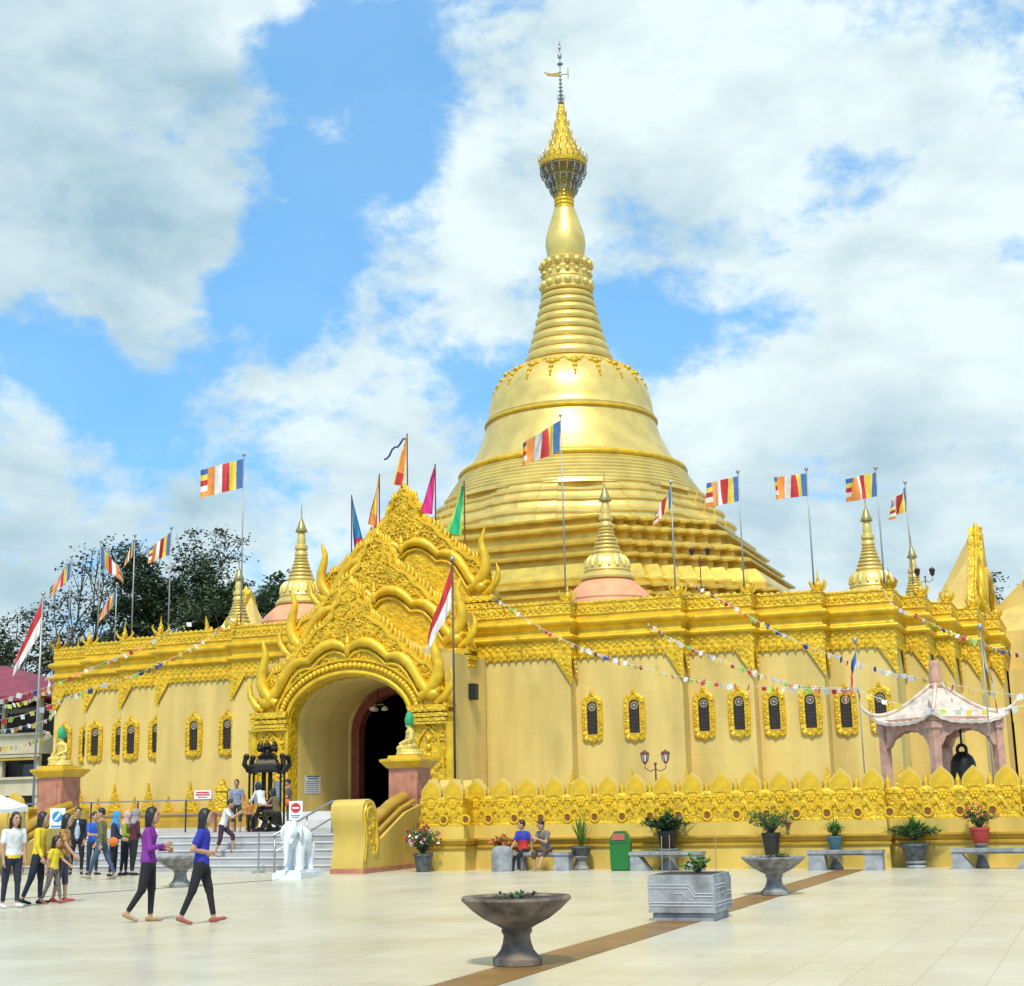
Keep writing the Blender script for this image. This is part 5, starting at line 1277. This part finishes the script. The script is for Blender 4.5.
t = thing('litter_bin', 'green plastic litter bin with a faded red lid by the base wall', 'litter bin', (14.37,-38.1,0), R(12))
b = MB(); b.box(0,0,.34,.46,.42,.62,taper=1.06); b.box(0,0,.03,.40,.36,.06); b.box(0,0,.655,.52,.48,.04); b.build('bin_body', GREENP, t)
b = MB(); b.prism([(-.25,.675),(.25,.675),(.2,.80),(.12,.90),(-.12,.90),(-.2,.80)], -.2, .22); b.build('lid', GREENP, t); b = MB(); b.box(-.03,-.212,.775,.30,.02,.15); b.build('lid_flap', REDP, t)

# ------------------------------------------------------------------ lamps
def lamp_post(label, loc, h, rz=0, sc=1., m=WOODR, sp=.31):
    t = thing('double_lamp_post', label, 'lamp post', loc, rz)
    b = MB(); b.tube([(0,0,0),(0,0,h-.3)], [.045*sc,.03*sc], 8); b.ball((0,0,h-.3), .06*sc, 8, 6)
    for sg in (-1, 1): b.tube([(0,0,h-.45),(sg*sp*.5,0,h-.52),(sg*sp,0,h-.42),(sg*sp,0,h-.32)], .018*sc, 6)
    b.build('post', m, t, True, 50)
    for sg in (-1, 1):
        b = MB(); b.lathe([(.05*sc,h-.33*sc),(.1*sc,h-.28*sc),(.14*sc,h-.02),(.13*sc,h-.0)], sg*sp, 0, 6); b.build('lantern', LAMPG if m is WOODR else BRONZE, t)
        b = MB()
        for k in range(6):
            w_ = k*math.pi/3; b.tube([(sg*sp+.1*sc*math.cos(w_),.1*sc*math.sin(w_),h-.29*sc),(sg*sp+.145*sc*math.cos(w_),.145*sc*math.sin(w_),h-.01)], .016, 4)
        b.lathe([(.17*sc,h-.01),(.17*sc,h+.03),(.10*sc,h+.09*sc),(.03*sc,h+.11*sc),(.03*sc,h+.15*sc)], sg*sp, 0, 6); b.lathe([(.03*sc,h-.38*sc),(.07*sc,h-.34*sc),(.09*sc,h-.29*sc)], sg*sp, 0, 6); b.build('lantern_cage', m, t)
lamp_post('red double lantern post standing behind the fence under the windows', (12.59,-29.0,.9), 2.05, YAW, .8)
lamp_post('dark double lantern post on the roof before the terrace steps', (11.3,-17.5,8.3), 2.75, YAW, .62, mat('rust_lamp', (.10,.035,.02), .5))
lamp_post('double lamp post against the sky beside the right gable', (18.9,-10.0,8.3), 2.4, YAW, .75, mat('rust_lamp', (.10,.035,.02), .5))
t = thing('wall_speaker', 'black loudspeaker on the cream side wall of the gateway', 'loudspeaker', (4.02,-22.95,5.58))
b = MB(); b.box(0,0,0,.26,.34,.58); b.build('cabinet', BLACK, t); b = MB(); b.box(.135,0,0,.02,.28,.5); b.build('grille', mat('speaker_grille', (.03,.03,.035), .7), t)

# ------------------------------------------------------------------ shrine, signs, rails
t = thing('black_shrine', 'ornate black metal incense shrine with a tiered dragon roof on the terrace', 'shrine', (.95,-32.0,.9), YAW)
b = MB(); b.box(0,0,.06,1.1,.9,.12); b.box(0,0,.5,.8,.6,.08); b.lathe([(.2,.1),(.12,.3),(.3,.45)], n=10)
for x in (-.4,.4):
    for y in (-.3,.3): b.tube([(x,y,.1),(x*.9,y,.5)], .06, 6)
b.build('base', BRONZE, t)
for x in (-.48,.48):
    for y in (-.36,.36): b = MB(); b.tube([(x,y,.1),(x,y,1.8)], .035, 8); b.build('post', BRONZE, t)
b = MB()
b.lathe([(.78,1.78),(.8,1.84),(.55,1.98),(.42,2.12),(.4,2.18)], n=4, rz=math.pi/4); b.lathe([(.3,2.1),(.3,2.2),(.34,2.28),(.15,2.38),(.1,2.5),(.16,2.56),(.05,2.7)], n=8)
for k in range(4):
    w_ = k*math.pi/2+math.pi/4; d = Vector((math.cos(w_), math.sin(w_), 0))
    b.tube([d*.5+Vector((0,0,1.9)), d*.72+Vector((0,0,1.9)), d*.85+Vector((0,0,2.02)), d*.82+Vector((0,0,2.18)), d*.7+Vector((0,0,2.2))], [.1,.10,.09,.08,.03], 6)
    b.ball(d*.78+Vector((0,0,2.26)), (.10,.08,.09), 7, 5); b.ball(d*.3+Vector((0,0,2.5)), (.09,.07,.10), 7, 5); b.tube([d*.15+Vector((0,0,2.45)), d*.34+Vector((0,0,2.62)), d*.26+Vector((0,0,2.75))], [.06,.05,.01], 5)
    b.ball(d*.62+Vector((0,0,1.78)), (.08,.08,.06), 6, 4)
b.build('dragon_roof', BRONZE, t, True, 40)
b = MB(); b.lathe([(.1,.55),(.2,.6),(.22,.8),(.16,.88),(.2,.95)], n=12); b.tube([(-.1,0,.9),(-.1,0,1.8)], .07, 8); b.tube([(.1,0,.9),(.1,0,1.8)], .07, 8); b.build('burner', BRONZE, t, True, 40)
for x in (-.3,.3): b = MB(); b.box(x,.2,1.2,.26,.02,.62); b.build('white_panel', SIGNW, t)
# gold offering stand
t = thing('offering_stand', 'small gold cabinet on a red table left of the man in the checked shirt', 'altar', (-.55,-32.2,.9), YAW)
b = MB(); b.box(0,0,.60,.5,.4,.06)
for x in (-.2,.2):
    for y in (-.15,.15): b.box(x,y,.29,.05,.05,.58)
b.build('table', PINKST, t); b = MB(); b.box(0,0,.95,.34,.26,.62); b.box(0,0,1.28,.42,.34,.06); b.prism([(-.2,1.31),(.2,1.31),(.1,1.46),(0,1.62),(-.1,1.46)], -.1, .1); b.tube([(-.24,-.1,.63),(-.24,-.1,1.0)], .03, 6); b.tube([(.24,-.1,.63),(.24,-.1,1.0)], .03, 6); b.build('gold_cabinet', FINE, t)
def sign(label, loc, rz, w_, h, post, face, marks, back=SIGNW):
    t = thing('sign_board', label, 'sign', loc, rz)
    if post:
        b = MB(); b.tube([(0,.02,-post),(0,.02,-h/2)], .02, 6); b.lathe([(.2,-post),(.2,-post+.02),(.03,-post+.05)], n=12); b.build('stand', STEEL, t)
    b = MB(); b.box(0,0,0,w_,.025,h); b.build('panel', face, t)
    for nm, m, fn in marks:
        b = MB(); fn(b); b.build(nm, m, t)
    return t
def disc(b, r, y, cx=0, cz=0, n=24):
    o = len(b.v); b.add([(cx+r*math.cos(2*math.pi*i/n), y, cz+r*math.sin(2*math.pi*i/n)) for i in range(n)], [tuple(range(n))])
def lines(b, rows, y=-.016):
    for x0, x1, z, th in rows: b.add([(x0,y,z-th/2),(x1,y,z-th/2),(x1,y,z+th/2),(x0,y,z+th/2)], [(0,1,2,3)])
sign('white sign with a red no entry disc at the head of the stair', (5.0,-37.1,1.52), YAW, .36, .50, 1.05, SIGNW,
     [('no_entry_disc', SIGNR, lambda b: disc(b, .13, -.016, 0, .07)), ('white_bar', SIGNW, lambda b: lines(b, [(-.09,.09,.07,.045)], -.02)), ('caption', INK, lambda b: lines(b, [(-.12,.12,-.13,.025),(-.09,.09,-.18,.02)]))])
sign('white sign with a round blue emblem in front of the left pink pedestal', (-1.85,-38.3,1.45), YAW, .42, .54, 1.15, SIGNW,
     [('blue_field', SIGNB, lambda b: lines(b, [(-.17,.17,-.22,.05)])), ('blue_emblem', SIGNB, lambda b: disc(b, .145, -.016, 0, .04)), ('white_slash', SIGNW, lambda b: b.add([(-.09,-.02,-.04),(-.04,-.02,-.06),(.11,-.02,.13),(.05,-.02,.16)], [(0,1,2,3)]))])
sign('low pale sign beside the blue emblem sign', (-1.35,-38.3,1.28), YAW, .42, .22, .95, SIGNW, [('caption', INK, lambda b: lines(b, [(-.17,.17,.05,.03),(-.14,.14,0,.03),(-.16,.16,-.05,.03)]))])
sign('small white sign with red lettering on the terrace railing', (-.75,-32.95,2.05), YAW, .52, .26, 0, SIGNW, [('caption', SIGNR, lambda b: lines(b, [(-.2,.2,.06,.045),(-.22,.22,-.01,.045),(-.15,.15,-.08,.03)]))])
rows = [(-.36,.36,.30,.05),(-.28,.28,.21,.04)]+[(-.40,.40-.1*((i*37) % 5)/5,.11-.075*i,.022) for i in range(7)]
sign('white notice board with grey lettering on the left wall of the passage', (-2.42,-23.35,2.42), R(90), 1.15, .66, 0, SIGNW, [('caption', INK, lambda b: lines(b, [(x0*1.3, x1*1.3, z, th) for x0, x1, z, th in rows]))])
t = thing('stair_handrail', 'steel handrail sloping up the stair beside the elephant', 'handrail', (5.40,-38.8,0))
b = MB(); b.tube([(0,-.1,.91),(0,2.95,1.75),(0,3.5,1.75)], .03, 8); b.tube([(0,0,.5),(0,2.95,1.3)], .022, 6); b.build('rail', STEEL, t, True)
for y, z0, z1 in ((0,0,.93),(1.6,.36,1.40),(2.95,.9,1.75)): b = MB(); b.tube([(0,y,z0),(0,y,z1)], .028, 8); b.build('post', STEEL, t, True)
t = thing('barrier_post', 'thin steel post standing on the plaza at the left of the stair handrail', 'post', (4.9,-38.75,0)); b = MB(); b.tube([(0,0,.02),(0,0,1.0)], .022, 8); b.build('post', STEEL, t); b = MB(); b.lathe([(.17,0),(.17,.03),(.04,.06)], n=16); b.build('base', STEEL, t)
t = thing('terrace_railing', 'long thin metal railing along the terrace below the left wall', 'railing', (-6.5,-31.5,.9))
b = MB(); b.tube([(-7,0,1.0),(6.0,0,1.0)], .022, 6); b.tube([(-7,0,.55),(6.0,0,.55)], .014, 6); b.build('rail', STEEL, t)
for i in range(8): b = MB(); b.tube([(-7+i*1.857,0,0),(-7+i*1.857,0,1.0)], .03, 6); b.build('post', DKPOLE, t)

# ------------------------------------------------------------------ house with a red roof, canopy
h = thing('red_roofed_house', 'two storey house with a red metal roof and open dark galleries at the far left', 'house', (-34,-6,0))
HX0, HX1 = -14, 4.2
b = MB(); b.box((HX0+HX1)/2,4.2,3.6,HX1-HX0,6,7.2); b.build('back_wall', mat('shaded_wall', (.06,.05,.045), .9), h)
b = MB()
for z, th in ((5.35,1.0),(3.0,.9),(.4,.9)): b.box((HX0+HX1)/2,.6,z,HX1-HX0,1.3,th)
for z in (4.72,5.92,3.5): b.box((HX0+HX1)/2,-.1,z,HX1-HX0+.2,.2,.14)
b.build('balcony_band', mat('house_cream', (.52,.46,.30), .7, 0, .1, 10, .12, 1), h)
for i in range(8): b = MB(); b.box(HX0+.2+i*2.55,.15,4.1,.22,.22,8.2); b.build('column', mat('house_cream', (.52,.46,.30), .7, 0, .1, 10, .12, 1), h)
b = MB(); b.box((HX0+HX1)/2,-.12,4.55,HX1-HX0,.1,.12); b.build('trim', OCHRE, h)
for i in range(7):
    b = MB(); b.box(HX0+1.5+i*2.55,.95,3.95,1.7,.06,.7); b.build('window', mat('house_glass', (.05,.06,.07), .1), h)
b = MB(); A = [(HX0-1.2,-1.4,7.9),(HX1+1,-1.4,7.9),(HX1+1,9,7.9),(HX0-1.2,9,7.9),(HX0+1,3.8,10.3),(HX1-6,3.8,10.3)]
b.add(A, [(0,1,5,4),(1,2,5),(2,3,4,5),(3,0,4),(3,2,1,0)]); b.box((HX0+HX1)/2-.1,-1.4,7.82,HX1-HX0+2.2,.06,.3)
b.build('roof', mat('red_metal_roof', (.26,.028,.05), .5, .1, .25, 6, .25, 1.5), h)
t = thing('canopy', 'white fabric canopy at the left edge behind the group of women', 'canopy', (-3.0,-41.0,0))
b = MB(); n = 8; vs = [(0,0,2.5)]
for f, z in ((.5,2.18),(1,1.80),(1.0,1.66)):
    for k in range(4):
        for q in range(4):
            a0 = (rot90((-1.3,-1.3), k), rot90((1.3,-1.3), k)); x = lerp(a0[0][0], a0[1][0], q/4)*f; y = lerp(a0[0][1], a0[1][1], q/4)*f; vs.append((x, y, z-(.08*f if q else 0)*(1 if z > 1.7 else .5)))
fs = [(0, 1+i, 1+(i+1) % 16) for i in range(16)]+[(1+r_*16+i, 1+(r_+1)*16+i, 1+(r_+1)*16+(i+1) % 16, 1+r_*16+(i+1) % 16) for r_ in range(2) for i in range(16)]
b.add(vs, fs); b.build('fabric', CLOTHW, t)
for x in (-1.25,1.25):
    for y in (-1.25,1.25): b = MB(); b.tube([(x,y,0),(x,y,1.75)], .025, 6); b.build('leg', STEEL, t)

# ------------------------------------------------------------------ trees
def tree(label, loc, H, crown, leaf, seed, nleaf=30, sparse=False, lean=0, levels=4, size=.25, spread=.85, first=.45):
    rnd = random.Random(seed); t = thing('tree', label, 'tree', loc, 0, 'trees behind the temple')
    b = MB(); tips = []
    def grow(p, d, L_, r, lv):
        n = 3; P = [p]; q = p; dd = d
        for i in range(n):
            dd = (dd+Vector((rnd.gauss(0,.16), rnd.gauss(0,.16), rnd.gauss(.04,.08)))).normalized(); q = q+dd*L_/n; P.append(q)
        b.tube(P, [lerp(r, r*.62, i/n) for i in range(n+1)], 7 if lv < 2 else 5, cap=False)
        if lv >= levels: tips.append((q, dd)); tips.append((P[2], dd)); return
        if lv >= levels-1: tips.append((q, dd))
        k = rnd.choice((2,3,3)) if lv else 4
        for i in range(k):
            w_ = 2*math.pi*(i+rnd.random()*.6)/k; a_ = rnd.uniform(.45, 1.0)*spread
            e = dd.orthogonal().normalized(); e.rotate(Matrix.Rotation(w_, 3, dd)); nd = (dd*math.cos(a_)+e*math.sin(a_)); nd.z += .12; nd.normalize()
            grow(q if rnd.random() < .7 else P[2], nd, L_*rnd.uniform(.62, .86), r*.6, lv+1)
    grow(Vector((0,0,0)), Vector((lean,0,1)).normalized(), H*first, H*.022, 0)
    top = max(p.z for p, d in tips); k = H/top
    b.v = [(x*k*crown, y*k*crown, z*k) for x, y, z in b.v]; b.build('trunk', BARK, t, True)
    lb = MB()
    for p, d in tips:
        if sparse and rnd.random() < sparse: continue
        c0 = Vector((p.x*k*crown, p.y*k*crown, p.z*k))
        for _ in range(3):
            c = c0+Vector((rnd.gauss(0,1), rnd.gauss(0,1), rnd.gauss(0,.6)))*H*.022; rr = H*.0165*rnd.uniform(.7,1.5)
            for i in range(int(1.3*nleaf*rnd.uniform(.5,1.3))):
                q = c+Vector((rnd.gauss(0,1)*rr, rnd.gauss(0,1)*rr, rnd.gauss(0,1)*rr*.55)); a1 = Vector((rnd.gauss(0,1), rnd.gauss(0,1), rnd.gauss(0,.5))).normalized(); a2 = a1.cross(Vector((rnd.gauss(0,.6), rnd.gauss(0,.6), 1))).normalized(); s2 = size*rnd.uniform(.6,1.3)
                lb.add([q-a1*s2*.6, q+a2*s2*.34, q+a1*s2*.6, q-a2*s2*.34], [(0,1,2,3)])
    lb.keep = True; lb.build('crown', leaf, t)
    return t
tree('tall sparse tree with bare forked limbs behind the left end of the temple', (-44,12,0), 21.0, .8, LEAVES['grey'], 3, 9, .55, levels=4, spread=.75)
tree('open crowned tree behind the two left roof poles', (-40.2,13,0), 15.6, .8, LEAVES['olive'], 8, 18, .5, levels=4)
tree('dense dark green tree behind the left parapet', (-33.4,12,0), 18.6, .62, LEAVES['dark'], 21, 44, 0, levels=4)
tree('airy tree with a flat crown just left of the tall flagpole', (-33.0,19,0), 21.2, .6, LEAVES['grey'], 5, 18, .3, levels=4)
tree('dark tree showing behind the left small stupa', (-25.2,10,0), 16.6, .75, LEAVES['dark'], 13, 34, 0, levels=4)
tree('low spreading tree above the red roof', (-48,12,0), 14.6, 1.2, LEAVES['olive'], 17, 20, .2, levels=4)
tree('bushy dark tree between the red roof and the temple corner', (-43.5,16,0), 14.6, 1.2, LEAVES['dark'], 31, 34, 0, levels=4)
tree('dark broad tree low behind the left parapet poles', (-37,9,0), 12.6, 1.0, LEAVES['dark'], 37, 40, .2, levels=4)
tree('leafy tree top between the two right gables', (20.2,24,0), 14.6, .6, LEAVES['grey'], 41, 14, .3, levels=4, size=.22)
tree('distant low tree at the far left edge', (-56,16,0), 17, 1.1, LEAVES['grey'], 43, 16, .3, levels=4)
